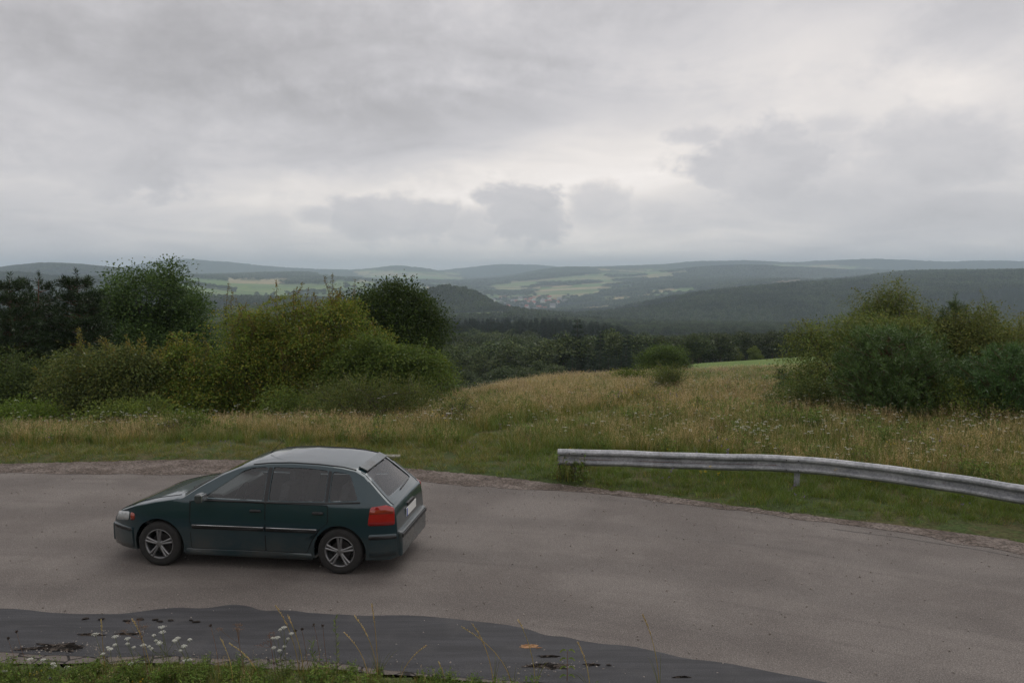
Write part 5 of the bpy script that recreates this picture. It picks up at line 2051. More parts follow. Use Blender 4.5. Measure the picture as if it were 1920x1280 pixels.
broadleaf('hornbeam', 592, 30, [(-.5, 0, 4.6, .95, 1.0, .95), (.6, 0, 4.35, 1.0, 1.0, .9), (-.4, -.1, 3.4, 1.35, 1.1, 1.1), (.75, -.1, 3.1, 1.2, 1.1, 1.2), (-.5, -.1, 2.1, 1.4, 1.1, 1.1), (.5, -.1, 1.5, 1.5, 1.2, 1.0)],
          1250, 28, .076, M['leaf_hornbeam'], 'tall yellow green hornbeam with reddish top shoots, right of its pair', 'tree', 75, top=562, flat=.2, spread=.28, droop=.3, shell=.2, bumps=.42, shoot=80, shoot_h=.9, tip=M['leaf_hornbeam_tip'], stems=4, trunk_r=.08)
broadleaf('broadleaf_tree', 727, 40, [(-.1, 0, 7.3, 1.3, 1.3, 1.1), (1.15, 0, 6.5, 1.05, 1.1, 1.05), (-1.1, 0, 6.4, 1.1, 1.1, 1.0), (.4, -.2, 5.4, 1.75, 1.4, 1.3), (1.2, 0, 4.3, 1.05, 1.2, 1.2), (-.6, 0, 4.0, 1.6, 1.3, 1.4)],
          1000, 28, .10, M['leaf_dark'], 'dark round-topped tree behind the bright green shrub', 'tree', 76, top=538, flat=.6, spread=.24, droop=.12, shell=.5, bumps=.25, trunk_r=.16, limbs=45)
broadleaf('shrub', 705, 28.5, [(-.5, 0, 2.5, .95, 1.0, .95), (.35, 0, 2.4, .9, .9, .85), (1.1, 0, 1.9, .95, 1, .9), (-.2, -.1, 1.5, 1.6, 1.2, 1.0), (1.3, -.1, 1.0, 1.1, 1.0, .85)],
          950, 22, .085, M['leaf_green'], 'fresh green spreading shrub at the right end of the left thicket', 'shrub', 77, top=638, flat=.2, spread=.26, droop=.3, shell=.25, bumps=.38, shoot=22, shoot_h=.45, stems=4, trunk_r=.05)
broadleaf('bush', 815, 35.5, [(0, 0, 1.0, 1.0, .9, .8), (-.8, 0, 1.3, .9, .8, .8)], 300, 20, .08, M['leaf_green'], 'low green bush at the foot of the thicket where the meadow begins', 'bush', 78, spread=.2, stems=3, trunk_r=.03)
broadleaf('bush', 690, 25.2, [(0, 0, .75, 1.3, .7, .62), (-1.1, 0, .6, .9, .7, .5), (1.2, 0, .55, .8, .7, .5)], 520, 18, .05, M['leaf_olive'], 'low feathery olive bush along the meadow edge before the green shrub', 'bush', 79, flat=.8, spread=.16, droop=0, stems=5, trunk_r=.02, shoot=26, shoot_h=.5)
for k, (px, D, w_, h_, mt, lb) in enumerate([
    (22, 26, .95, .7, 'leaf_bright', 'low bright green bush in the bottom left corner of the thicket'),
    (215, 26, 1.1, .55, 'leaf_green', 'low green bush under the wide olive shrub'),
    (560, 26.8, 1.1, .6, 'leaf_green', 'low green bush between the two tall hornbeams'),
    (40, 30.5, 1.6, 2.0, 'leaf_dark', 'dark shrub in the shade under the leftmost pine'),
    (120, 31, 1.6, 1.9, 'leaf_dark', 'dark shrub in the shade beneath the three pines'),
    (420, 31, 1.3, 1.7, 'leaf_dark', 'dark shrub filling the gap beside the left tall hornbeam'),
]):
    broadleaf('bush', px, D, [(0, 0, h_ * .9, w_, w_ * .7, h_ * .7), (-w_ * .5, 0, h_ * .6, w_ * .7, w_ * .6, h_ * .55), (w_ * .55, 0, h_ * .65, w_ * .7, w_ * .6, h_ * .6)], int(330 * w_ * max(h_, .9)), 18, .07, M[mt], lb, 'bush', 90 + k,
              flat=.35, spread=.2, droop=.2, stems=4, trunk_r=.025, limbs=12)

# --- right side
broadleaf('birch', 1678, 29.5, [(0, 0, 4.75, .55, .6, .75), (-.35, 0, 4.0, .9, .8, .8), (.5, 0, 3.8, .95, .8, .9), (0, 0, 3.0, 1.4, 1.0, .9), (1.1, 0, 3.2, .6, .7, .9)],
          560, 16, .065, M['leaf_birch'], 'slender young birch rising highest of the right hand thicket', 'tree', 111, top=528, flat=.5, spread=.2, droop=.3, shell=.3, bumps=.35, shoot=16, shoot_h=.45, bark='bark_birch', trunk_r=.06, limbs=30)
broadleaf('shrub', 1605, 27.5, [(-.3, 0, 2.9, 1.0, .9, .8), (.7, 0, 3.1, 1.0, .9, .9), (-1.0, 0, 1.9, 1.1, 1.0, .9), (.4, -.1, 1.9, 1.5, 1.1, 1.0), (-.8, -.1, 1.0, 1.5, 1.0, .8), (.9, 0, 1.0, 1.3, 1.0, .9)],
          1150, 18, .07, M['leaf_birch'], 'broad yellow green shrub forming the left slope of the right thicket', 'shrub', 112, top=585, flat=.45, spread=.2, droop=.2, shoot=34, shoot_h=.5, stems=5, trunk_r=.04)
broadleaf('shrub', 1720, 28, [(0, 0, 2.7, 1.0, .9, .9), (-.6, 0, 2.0, 1.1, .9, .9), (.7, 0, 2.2, 1.0, .9, 1.0), (0, 0, 1.1, 1.5, 1.0, .8)],
          700, 18, .07, M['leaf_birch'], 'leafy shrub below the slender birch, behind the young pine', 'shrub', 113, top=588, flat=.45, spread=.2, shoot=24, shoot_h=.55, stems=4, trunk_r=.04)
conifer('young_pine', 1678, 23.8, 2.95, 2.7, M['needle_blue'], 'bushy young blue green pine in front of the birch', 114, top=618, kind='bush', tufts=3800, nper=15, nl=.14, nw=.015, base=.04)
conifer('young_pine', 1765, 24.6, 1.75, 2.6, M['needle_blue'], 'low bushy young pine between the bushier pine and the larch', 115, top=690, kind='bush', tufts=2500, nper=15, nl=.13, nw=.015, base=.04)
conifer('larch', 1793, 28, 5.25, 2.9, M['needle_larch'], 'pointed larch with drooping fine twigs right of the birch', 116, top=552, kind='larch', tufts=4200, nper=12, nl=.10, nw=.014, bark='bark', base=.05, cat='larch tree')
conifer('young_pine', 1546 - 8, 30, 3.1, 1.0, M['needle'], 'thin dark young pine poking out of the yellow green shrub', 117, top=610, kind='pine', tufts=300, nper=12, nl=.13, nw=.012, base=.1)
conifer('young_pine', 1475, 33, 1.35, .75, M['needle_blue'], 'left one of two small dark pines standing in the meadow', 118, top=688, kind='pine', tufts=220, nper=12, nl=.12, nw=.012, base=.05)
conifer('young_pine', 1500, 32.5, 1.15, 1.15, M['needle_blue'], 'right and bushier one of two small dark pines standing in the meadow', 119, top=698, kind='bush', tufts=320, nper=12, nl=.12, nw=.012, base=.05)
broadleaf('birch', 1638, 30, [(0, 0, 3.6, .7, .7, .9), (-.5, 0, 2.8, .8, .8, .9), (.5, 0, 2.6, .9, .8, 1.0), (0, 0, 1.4, 1.2, 1.0, 1.1)],
          560, 16, .065, M['leaf_birch'], 'pointed young birch rising just left of the highest one', 'tree', 131, top=566, flat=.5, spread=.2, droop=.3, shoot=26, shoot_h=.6, bark='bark_birch', trunk_r=.05)
conifer('larch', 1745, 29, 5, 1.9, M['needle_larch'], 'slim larch between the highest birch and the broader pointed larch', 132, top=578, kind='larch', tufts=2400, nper=12, nl=.10, nw=.014, bark='bark', base=.05, cat='larch tree')
broadleaf('birch', 1830, 28.5, [(0, 0, 3.4, .6, .7, .9), (-.4, 0, 2.6, .8, .8, .9), (.5, 0, 2.4, .8, .8, 1.0), (0, 0, 1.3, 1.2, 1.0, 1.1)],
          520, 16, .065, M['leaf_birch'], 'upright young birch just right of the broader pointed larch', 'tree', 133, top=584, flat=.5, spread=.2, droop=.3, shoot=30, shoot_h=.7, bark='bark_birch', trunk_r=.05)
conifer('young_pine', 1895, 22.8, 2.25, 2.3, M['needle_blue'], 'grey green young pine at the right edge of the picture', 120, top=655, kind='bush', tufts=2500, nper=15, nl=.14, nw=.015, base=.04)
conifer('larch', 1866, 29.5, 4.5, 1.3, M['needle_larch'], 'narrow spire of a young larch near the right edge', 121, top=572, kind='larch', tufts=1000, nper=12, nl=.09, nw=.013, bark='bark', base=.1, cat='larch tree')
broadleaf('shrub', 1850, 27, [(0, 0, 2.1, 1.1, .9, 1.0), (-.9, 0, 1.6, 1.0, .9, 1.0), (.9, 0, 1.8, 1.0, .9, 1.0), (0, 0, .9, 1.8, 1.0, .8)],
          850, 18, .07, M['leaf_birch'], 'tangled yellow green shrub right of the larch', 'shrub', 122, top=592, flat=.45, spread=.2, shoot=34, shoot_h=.6, stems=5, trunk_r=.04)
broadleaf('birch', 1918, 29, [(0, 0, 3.8, .8, .7, .8), (.6, 0, 3.0, 1.0, .8, .9), (-.4, 0, 2.6, .9, .8, .9), (0, 0, 1.5, 1.4, 1.0, 1.1)],
          520, 16, .07, M['leaf_birch'], 'loose birch cut by the right edge of the picture', 'tree', 123, top=592, flat=.5, spread=.2, shoot=16, shoot_h=.5, bark='bark_birch', trunk_r=.05)
broadleaf('bush', 1545, 26, [(0, 0, .6, 1.4, .8, .5), (-1.0, 0, .4, .9, .7, .4)], 330, 18, .065, M['leaf_olive'], 'low olive bush at the left foot of the right thicket', 'bush', 124, spread=.18, stems=4, trunk_r=.02)
broadleaf('bush', 1850, 22.4, [(0, 0, .6, 1.3, .8, .55), (1.0, 0, .5, .9, .7, .5)], 360, 18, .06, M['leaf_green'], 'low green bush below the tangled shrub on the right', 'bush', 125, spread=.18, stems=4, trunk_r=.02)
broadleaf('bush', 1245, 66, [(0, 0, 1.6, 1.55, 1.3, 1.0), (-1.0, 0, 1.1, 1.25, 1.1, .9), (1.05, 0, 1.25, 1.1, 1.1, .95), (0, 0, .7, 1.9, 1.3, .75)],
          620, 18, .11, M['leaf_oak'], 'solitary dark round bush standing on the meadow crest', 'bush', 126, top=653, wide=.66, flat=.7, spread=.2, droop=0, shell=.6, bumps=.12, stems=3, trunk_r=.06)
broadleaf('shrub', 1259, 36, [(0, 0, 1.0, .55, .5, .55), (-.1, 0, .5, .6, .5, .45), (.15, 0, 1.35, .4, .4, .35)],
          230, 16, .05, M['leaf_olive'], 'small upright olive shrub in the meadow before the round bush', 'shrub', 127, top=694, flat=.8, spread=.14, droop=0, shoot=26, shoot_h=.42, stems=5, trunk_r=.018, tip=M['leaf_birch'])
broadleaf('bush', 852, 23.2, [(0, 0, .38, .34, .3, .34), (.12, 0, .62, .2, .2, .2), (-.15, 0, .5, .2, .2, .2)], 90, 14, .04, M['leaf_olive'], 'knee high dark bush beside the meadow track', 'bush', 128, flat=.8, spread=.1, droop=0, stems=4, trunk_r=.012, shoot=10, shoot_h=.25)
broadleaf('bush', 1205, 45, [(0, 0, .45, 1.3, .9, .42), (-1, 0, .3, .8, .6, .35)], 200, 16, .07, M['leaf_bright'], 'low patch of bright leafy growth in the meadow left of the small shrub', 'bush', 129, spread=.16, stems=3, trunk_r=.015)
broadleaf('bush', 1316, 24.5, [(0, 0, .35, .2, .2, .35)], 40, 14, .05, M['leaf_green'], 'single dark green leafy weed standing in the meadow behind the rail', 'bush', 130, flat=.8, spread=.1, droop=0, stems=2, trunk_r=.01, shoot=6, shoot_h=.3)
broadleaf('bush', 325, 21.5, [(0, 0, .28, .8, .4, .26), (.7, 0, .22, .5, .4, .22)], 260, 14, .045, M['leaf_green'], 'low rounded green clump in the verge left of the car roof', 'bush', 131, flat=.8, spread=.1, droop=0, stems=3, trunk_r=.01)
# two round trees of the wood edge on the right
for k, (px, lb) in enumerate([(1381, 'left one of two pale round trees at the wood edge behind the green field'), (1418, 'right brighter one of two round trees at the wood edge behind the green field')]):
    x_, y_ = spot(px, 204)
    o = link('broadleaf_tree', WB[k], loc=(x_, y_, ground_z(x_, y_) - .4))
    s_ = .50 if k == 0 else .47
    o.scale = (s_ * .95, s_ * .95, s_)
    o.data = WB[k].copy()
    o.data.materials[0] = M['leaf_green'] if k else M['leaf_olive']
    tag(o, lb, 'tree')

# ------------------------------------------------------------------ grasses and flowers
def grass_mat(name, cols, vvar=.5):
    return leaf_mat(name, cols, 0.3, 0.6, vvar)


M['g_green'] = grass_mat('green_grass_blades', [(0.097, 0.164, 0.033), (0.135, 0.208, 0.042), (0.192, 0.238, 0.057)])
M['g_olive'] = grass_mat('olive_grass_blades', [(0.117, 0.155, 0.032), (0.172, 0.192, 0.045), (0.247, 0.227, 0.070)])
M['g_straw'] = grass_mat('dry_grass_stalks', [(0.326, 0.247, 0.085), (0.422, 0.328, 0.118), (0.278, 0.196, 0.069)])
M['g_red'] = grass_mat('reddish_dry_stalks', [(0.176, 0.094, 0.055), (0.231, 0.132, 0.077), (0.132, 0.083, 0.055)])
M['g_seed'] = grass_mat('seed_heads', [(0.497, 0.391, 0.194), (0.592, 0.483, 0.246), (0.403, 0.287, 0.141)])
M['umbel'] = leaf_mat('white_umbel_florets', [(0.62, 0.63, 0.56), (0.72, 0.72, 0.66), (0.55, 0.56, 0.47)], 0.2, vvar=.2)
M['yellow'] = leaf_mat('yellow_petals', [(0.62, 0.46, 0.03), (0.70, 0.52, 0.04), (0.55, 0.38, 0.03)], 0.2, vvar=.2)
M['violet'] = leaf_mat('violet_petals', [(0.22, 0.15, 0.34), (0.30, 0.22, 0.42), (0.18, 0.12, 0.30)], 0.2, vvar=.2)
M['seed_dark'] = leaf_mat('dark_seed_heads', [(0.045, 0.030, 0.022), (0.07, 0.045, 0.03), (0.035, 0.025, 0.02)], 0.0)
M['stem'] = leaf_mat('green_stems', [(0.08, 0.105, 0.035), (0.11, 0.13, 0.045), (0.15, 0.14, 0.06)], 0.1)


def blades(r, n, h, rad, wd, lean=.35, curl=.35, segs=3):
    """n curved tapering blades"""
    a = r.uniform(0, 2 * PI, n)
    q = rad * np.sqrt(r.random(n))
    B = np.stack([np.cos(a) * q, np.sin(a) * q, np.zeros(n) - .02], 1)
    hh = h * r.uniform(.5, 1.1, n)
    az_ = a + r.normal(size=n) * .9
    ln = lean * r.uniform(.1, 1.2, n) * hh
    dirx = np.stack([np.cos(az_), np.sin(az_), np.zeros(n)], 1)
    tw = r.uniform(0, PI, n)
    side = np.stack([np.cos(tw), np.sin(tw), np.zeros(n)], 1)
    Vs, Fs = [], []
    for s in range(segs + 1):
        t_ = s / segs
        P = B + dirx * (ln * (t_ ** (1.6 + curl)))[:, None] + np.array([0, 0, 1.]) * (hh * (t_ - curl * .35 * t_ ** 3))[:, None]
        w_ = wd * (1 - t_ ** 1.5) * .5
        if s < segs:
            Vs.append(P - side * w_)
            Vs.append(P + side * w_)
        else:
            Vs.append(P)
    V = np.stack(Vs, 1)         # n, 2*segs+1, 3
    k = V.shape[1]
    off = np.arange(n)[:, None] * k
    quads = np.concatenate([off + np.array([[2 * s, 2 * s + 1, 2 * s + 3, 2 * s + 2]]) for s in range(segs - 1)], 0)
    tris = off + np.array([[2 * segs - 2, 2 * segs - 1, 2 * segs]])
    tips = V[:, -1]
    return V.reshape(-1, 3), quads, tris, tips, dirx


def add_blades(acc, mi, *a, **k):
    V, q, t_, tips, dx = blades(*a, **k)
    n0 = acc.n
    acc.add(V, q, mi)
    acc.F.setdefault(3, []).append(t_ + n0)
    acc.M.setdefault(3, []).append(np.full(len(t_), mi))
    return tips, dx


def seedheads(acc, mi, r, tips, ln, wd, n=6):
    m = len(tips)
    P = np.repeat(tips, n, 0) + np.stack([r.normal(size=m * n) * wd * .35, r.normal(size=m * n) * wd * .35, -r.random(m * n) * ln], 1)
    d = unit(m * n, r) * np.array([1, 1, .5]) + np.array([0, 0, .6])
    V, F = leaf_arrays(P, d, unit(m * n, r), wd * 1.3, wd * .7)
    acc.add(V, F, mi)


GM = ['g_green', 'g_olive', 'g_straw', 'g_red', 'g_seed', 'umbel', 'stem', 'yellow', 'violet', 'seed_dark']
GMATS = [M[k] for k in GM]
GI = {k: i for i, k in enumerate(GM)}


def tuft(kind, seed):
    r = np.random.default_rng(seed)
    a = Acc()
    if kind == 'short':           # mown verge
        add_blades(a, GI['g_green'], r, 46, .20, .17, .0075, lean=.7)
        add_blades(a, GI['g_olive'], r, 10, .17, .17, .006, lean=.8)
        add_blades(a, GI['g_straw'], r, 3, .16, .17, .004, lean=1.1)
    elif kind == 'shortdry':
        add_blades(a, GI['g_olive'], r, 34, .17, .17, .006, lean=.8)
        add_blades(a, GI['g_straw'], r, 16, .17, .17, .005, lean=1.0)
        add_blades(a, GI['g_green'], r, 12, .16, .16, .006, lean=.7)
    elif kind == 'green':
        add_blades(a, GI['g_green'], r, 34, .45, .2, .010, lean=.6)
        add_blades(a, GI['g_olive'], r, 16, .50, .2, .008, lean=.5)
        tp, _ = add_blades(a, GI['g_straw'], r, 3, .65, .15, .004, lean=.3)
        seedheads(a, GI['g_seed'], r, tp, .10, .010)
    elif kind == 'olive':
        add_blades(a, GI['g_olive'], r, 34, .46, .22, .008, lean=.55)
        add_blades(a, GI['g_green'], r, 10, .35, .2, .009, lean=.6)
        tp, _ = add_blades(a, GI['g_straw'], r, 12, .68, .2, .005, lean=.35)
        seedheads(a, GI['g_seed'], r, tp, .13, .013, 8)
    elif kind == 'straw':
        add_blades(a, GI['g_olive'], r, 16, .38, .22, .008, lean=.5)
        add_blades(a, GI['g_straw'], r, 18, .55, .22, .006, lean=.5)
        tp, _ = add_blades(a, GI['g_straw'], r, 22, .74, .22, .005, lean=.32)
        seedheads(a, GI['g_seed'], r, tp, .15, .016, 10)
    elif kind == 'red':
        add_blades(a, GI['g_olive'], r, 18, .40, .2, .008, lean=.5)
        tp, _ = add_blades(a, GI['g_red'], r, 16, .85, .16, .006, lean=.2)
        seedheads(a, GI['g_red'], r, tp, .30, .014, 12)
    elif kind == 'forb':          # leafy weeds
        n = 10
        B = np.stack([r.normal(size=n) * .1, r.normal(size=n) * .1, np.zeros(n)], 1)
        for b in B:
            hh = r.uniform(.3, .6)
            tip = b + np.array([r.normal() * .08, r.normal() * .08, hh])
            V, F = tube_arrays(curve_pts(b, tip, r.normal(size=3) * .02, 4), [.005, .004, .003, .002], 3)
            a.add(V, F, GI['stem'])
            m = 16
            t_ = r.random(m)[:, None]
            P = b + (tip - b) * t_
            V, F = leaf_arrays(P, unit(m, r) * np.array([1, 1, .4]) + [0, 0, .25], unit(m, r) + [0, 0, 1.2], r.uniform(.05, .10, m), r.uniform(.02, .04, m))
            a.add(V, F, GI['g_green'])
    elif kind in ('umbels', 'yellows', 'violets'):
        n = 3 if kind == 'umbels' else 4
        for _ in range(n):
            b = np.array([r.normal() * .12, r.normal() * .12, 0])
            hh = r.uniform(.42, .72) * (1 if kind == 'umbels' else .7)
            tip = b + np.array([r.normal() * .06, r.normal() * .06, hh])
            V, F = tube_arrays(curve_pts(b, tip, r.normal(size=3) * .03, 4), [.004, .003, .003, .002], 3)
            a.add(V, F, GI['stem'])
            if kind == 'umbels':
                rr = r.uniform(.013, .028)
                m = 22
                aa = r.uniform(0, 2 * PI, m)
                qq = rr * np.sqrt(r.random(m))
                P = tip + np.stack([np.cos(aa) * qq, np.sin(aa) * qq, .010 - (qq / rr) ** 2 * .012], 1)
                d = np.stack([np.cos(aa), np.sin(aa), aa * 0 + .15], 1)
                V, F = leaf_arrays(P, d, np.tile([0, 0, 1.], (m, 1)) + unit(m, r) * .5, .013, .012)
                a.add(V, F, GI['umbel'])
            else:
                m = 9
                P = tip + r.normal(size=(m, 3)) * .012
                V, F = leaf_arrays(P, unit(m, r) + [0, 0, .6], unit(m, r) + [0, 0, 1], .022, .014)
                a.add(V, F, GI['yellow' if kind == 'yellows' else 'violet'])
    return proto(kind + '_tuft', a.mesh(kind), GMATS)


KIND = ['short', 'shortdry', 'green', 'olive', 'straw', 'red', 'forb', 'umbels', 'yellows', 'violets']
NV = 3
TP = [tuft(k, 500 + 10 * i + j) for i, k in enumerate(KIND) for j in range(NV)]


def pick(r, W_):
    """W_ (n,k) weights -> index"""
    c = np.cumsum(W_, 1)
    c /= c[:, -1:]
    return (r.random(len(W_))[:, None] > c).sum(1)


# candidate tufts in a fan, density falling with distance
def fan_points(D0, D1, dens, tmax=.66):
    Dn = np.linspace(D0, D1, 40)
    out_ = []
    for a_, b_ in zip(Dn[:-1], Dn[1:]):
        dm = (a_ + b_) / 2
        n = int(dens(dm) * (b_ - a_) * dm * 2 * tmax)
        y = rng.uniform(a_, b_, n)
        out_.append(np.stack([rng.uniform(-tmax, tmax, n) * y, y], 1))
    return np.vstack(out_)


FARF = resample(FAR, 0.5)
G = fan_points(13.0, 92, lambda d: np.interp(d, [12, 16, 22, 32, 50, 70, 92], [60, 44, 22, 12, 6, 3.4, 1.9]))
gx, gy = G.T
gz = terrain_z(gx, gy)
nearf = gy < 30
df = np.full(len(gx), 50.)
df[nearf] = sdist(gx[nearf], gy[nearf], FARF)
pxx, pyy = px_of(gx, gy, gz)
edge_n = fbm(gx * 2.2, gy * 2.2, 3, 61) * .16
keep = df > 0.05 + edge_n * .8
# left thicket floor: no meadow underneath
keep &= ~((pxx < 790) & (gy > 27.5))
keep &= ~((pxx < 850) & (gy > 38))
keep &= ~((pxx > 1275) & (gy > 68))
# green field beyond the crest is short grass, handled by weights
gx, gy, gz, df, pxx = gx[keep], gy[keep], gz[keep], df[keep], pxx[keep]
n = len(gx)
n1 = fbm(gx / 3.2, gy / 3.2, 4, 71)
n2 = fbm(gx / 1.1, gy / 1.1, 3, 72)
n3 = fbm(gx / 6.0 + 5, gy / 6.0, 3, 73)
verge = np.clip(1 - (df - np.where(pxx > 1000, 2.6, 1.6) + n2 * .4) / .5, 0, 1)
# the mown access track that leaves the road and runs up the meadow
trk = np.array([ground_pt(830, 884), ground_pt(880, 862), (-.5, 20.6), (1.0, 22.8), (3.2, 25.5), (4.8, 30), (5.6, 36), (6.2, 44)])
TRK = resample([tuple(p) for p in trk], .5)
dt_ = np.abs(sdist(gx, gy, TRK))
track = np.clip(1.35 - dt_ / 1.1, 0, 1)
left_dry = np.clip((1000 - pxx) / 150, 0, 1)
far_ = np.clip((gy - 24) / 14, 0, 1)
Wt = np.zeros((n, len(KIND)))
low = np.maximum(verge, track * np.clip(1 - (gy - 28) / 10, 0.25, 1))
Wt[:, 0] = low * (1 - .75 * left_dry) * (1 - .5 * track)
Wt[:, 1] = low * (.15 + .85 * np.maximum(left_dry, track))
hi = 1 - low
cen = np.exp(-((pxx - 1010) / 190) ** 2)           # the dry pale slope in the middle
strawy = np.clip(.16 + .9 * n1 + 1.3 * far_ * cen + .10 * far_ + .15 * (pxx < 700), 0.02, 3)
Wt[:, 2] = hi * np.clip(1.25 - 1.1 * n1 - .35 * far_ * cen + .35 * (pxx > 1100) * (gy < 24) + .6 * (n3 < -.2), .05, 2)
Wt[:, 3] = hi * .75
Wt[:, 4] = hi * strawy * .75
Wt[:, 5] = hi * np.clip(n3 * 1.6 - .25, 0, 1.2) * .5 + hi * .04
Wt[:, 6] = hi * np.clip(-n2 * 1.4 + .16, .05, .8) * .9
Wt[:, 7] = hi * np.clip(.24 + .3 * n3, .06, .6) * np.interp(gy, [18, 23, 30, 60], [1.0, .6, .4, .2]) * np.where(pxx < 800, .6, 1)
Wt[:, 8] = .012 * hi + low * .004
Wt[:, 9] = .012 * hi + low * .008
gf = (gy > 66) & (pxx > 1280) & False                     # green field
Wt[gf] = 0
Wt[gf, 0] = 1
kd = pick(rng, Wt + 1e-9)
scl = rng.uniform(.75, 1.2, n) * (1 + .18 * n1)
scl *= np.where((kd <= 1), np.where(gf, 1.2, rng.uniform(.6, 1.1, n)), 1)
scl *= np.where(kd == 0, np.interp(df, [0, .3, 1.2, 2.6], [.45, .7, .85, 1.1]), 1)
scl *= np.where(kd == 1, np.interp(df, [0, .3, 1.5], [.5, .8, 1.15]), 1)
scl = np.where((kd > 1) & (gy < 21), scl * .82, scl)
scl = np.where((kd > 1) & (pxx < 800), scl * .85, scl)
wide = np.interp(gy, [15, 30, 60, 90], [1.0, 1.15, 1.7, 2.4])
Sc = np.stack([scl * wide, scl * wide, scl * np.interp(gy, [15, 26, 40, 56, 90], [.95, .85, .72, .5, .45])], 1)
fl = kd >= 7
Sc[fl] = np.stack([scl[fl] * 1.0] * 3, 1)
Rt = np.zeros((n, 3))
Rt[:, 0] = rng.normal(size=n) * .10
Rt[:, 1] = rng.normal(size=n) * .10
Rt[:, 2] = rng.uniform(0, 6.28, n)
var = kd * NV + rng.integers(0, NV, n)
print('GRASS', n)
PT = np.stack([gx, gy, gz], 1)
mv = (kd <= 1)
scatter('verge_grass', PT[mv], Rt[mv], Sc[mv], var[mv], TP, 'short green and dry grass of the far verge, track and field')
mm = ~mv & ~fl
scatter('meadow_grass', PT[mm], Rt[mm], Sc[mm], var[mm], TP, 'tall seeding meadow grass, straw coloured and green')

# wild flowers: the nearest are individuals, the rest one mass
fi = np.where(fl & (kd == 7))[0]
fi = fi[np.argsort(gy[fi])]
heroF = fi[:110]
restF = np.setdiff1d(np.where(fl)[0], heroF)
scatter('meadow_flowers', PT[restF], Rt[restF], Sc[restF], var[restF], TP, 'countless small white, yellow and violet flowers of the meadow')
UM = [TP[7 * NV + j].data for j in range(NV)]
for i in heroF:
    o = link('wild_carrot', UM[int(rng.integers(NV))], loc=tuple(PT[i]))
    o.rotation_euler = (0, 0, rng.uniform(0, 6.28))
    o.scale = (1.15, 1.15, rng.uniform(.8, 1.15))
    if pxx[i] > 1040:
        tag(o, 'wild carrot with white flower heads in the grass along the guardrail', 'flower', 'wild carrots along the guardrail')
    else:
        tag(o, 'wild carrot with white flower heads in the far verge left of the guardrail', 'flower', 'wild carrots of the far verge left of the guardrail')

# near bank at the bottom of the picture
NEARF = resample(NEAR, .3)
n = 5200
bx = rng.uniform(-7.5, 3.6, n)
by = rng.uniform(5.6, 8.9, n)
dn = sdist(bx, by, NEARF)
k = (dn < -0.10 + fbm(bx * 2, by * 2, 3, 81) * .30)
bx, by, dn = bx[k], by[k], dn[k]
bz = terrain_z(bx, by)
n = len(bx)
m1 = fbm(bx * .9, by * .9, 3, 82)
Wt = np.zeros((n, len(KIND)))
Wt[:, 0] = .6
Wt[:, 1] = .75
Wt[:, 2] = .10 * np.clip(-dn, 0, 1)
Wt[:, 3] = .05
Wt[:, 4] = .03
Wt[:, 6] = .45 + .3 * m1
Wt[:, 8] = .010
Wt[:, 9] = .012
kd = pick(rng, np.clip(Wt, 0, 9))
s = rng.uniform(.5, .9, n) * np.where(kd == 6, .6, 1) * np.where(kd == 2, .7, 1) * np.where((kd == 3) | (kd == 4), .62, 1) * 1.05 * np.where(kd > 7, .5, 1) * np.interp(dn, [-1.5, -.5, -.1], [1.0, .85, .5])
Rt = np.stack([rng.normal(size=n) * .1, rng.normal(size=n) * .1, rng.uniform(0, 6.28, n)], 1)
scatter('bank_grass', np.stack([bx, by, bz], 1), Rt, s, kd * NV + rng.integers(0, NV, n), TP, 'green weeds and grass along the near edge of the road')

# loose grit on the gravelly shoulder and along the near edge
gm = bpy.data.meshes.new('grit')
bm = bmesh.new()
bmesh.ops.create_icosphere(bm, subdivisions=1, radius=1)
for v in bm.verts:
    v.co *= random.uniform(.7, 1.2)
    v.co.z *= .6
bm.to_mesh(gm)
bm.free()
M['grit'] = leaf_mat('loose_stones', [(0.09, 0.075, 0.065), (0.16, 0.135, 0.12), (0.26, 0.235, 0.21)], 0.0, vvar=.5)
M['clod'] = simple('dark_clod', (0.028, 0.022, 0.018), .95, var=.4, scale=40, bstr=.6)
GP = proto('grit', gm, M['grit'])
GC = resample(GRV, .4)
n = 9000
i = rng.integers(20, len(GC) - 20, n)
q = GC[i] + rng.normal(size=(n, 2)) * [.25, .0]
u = rng.uniform(-.35, .8, n)
gxx, gyy = q[:, 0], q[:, 1] + u
k = (np.abs(gxx / gyy) < .66) & (sdist(gxx, gyy, FARF) < .1)
gxx, gyy = gxx[k], gyy[k]
n = len(gxx)
e_i = rng.integers(0, len(NEARF), 2600)
ex = NEARF[e_i] + np.stack([rng.normal(size=2600) * .1, rng.uniform(-.1, .45, 2600)], 1)
gxx, gyy = np.concatenate([gxx, ex[:, 0]]), np.concatenate([gyy, ex[:, 1]])
rx_i = rng.uniform(-10, 9, 5200)
ry_i = rng.uniform(6.5, 18, 5200)
k_ = (sdist(rx_i, ry_i, FARF) < -.2) & (sdist(rx_i, ry_i, NEARF) > .1)
gxx, gyy = np.concatenate([gxx, rx_i[k_]]), np.concatenate([gyy, ry_i[k_]])
for (hx_, hy_, hn_) in [(112, 1214, 260), (172, 1191, 60), (236, 1190, 60), (1030, 1251, 220), (1110, 1248, 60), (500, 1240, 150)]:
    p_ = ground_pt(hx_, hy_)
    gxx = np.concatenate([gxx, p_[0] + rng.normal(size=hn_) * .17])
    gyy = np.concatenate([gyy, p_[1] + rng.normal(size=hn_) * .06])
n = len(gxx)
sz = .004 + .012 * rng.random(n) ** 5
sz[:int(n * .01)] *= 1.8
scatter('grit', np.stack([gxx, gyy, np.full(n, .008)], 1), rng.uniform(0, 6.28, (n, 3)), sz, np.zeros(n), [GP], 'loose grit and small stones along both road edges')

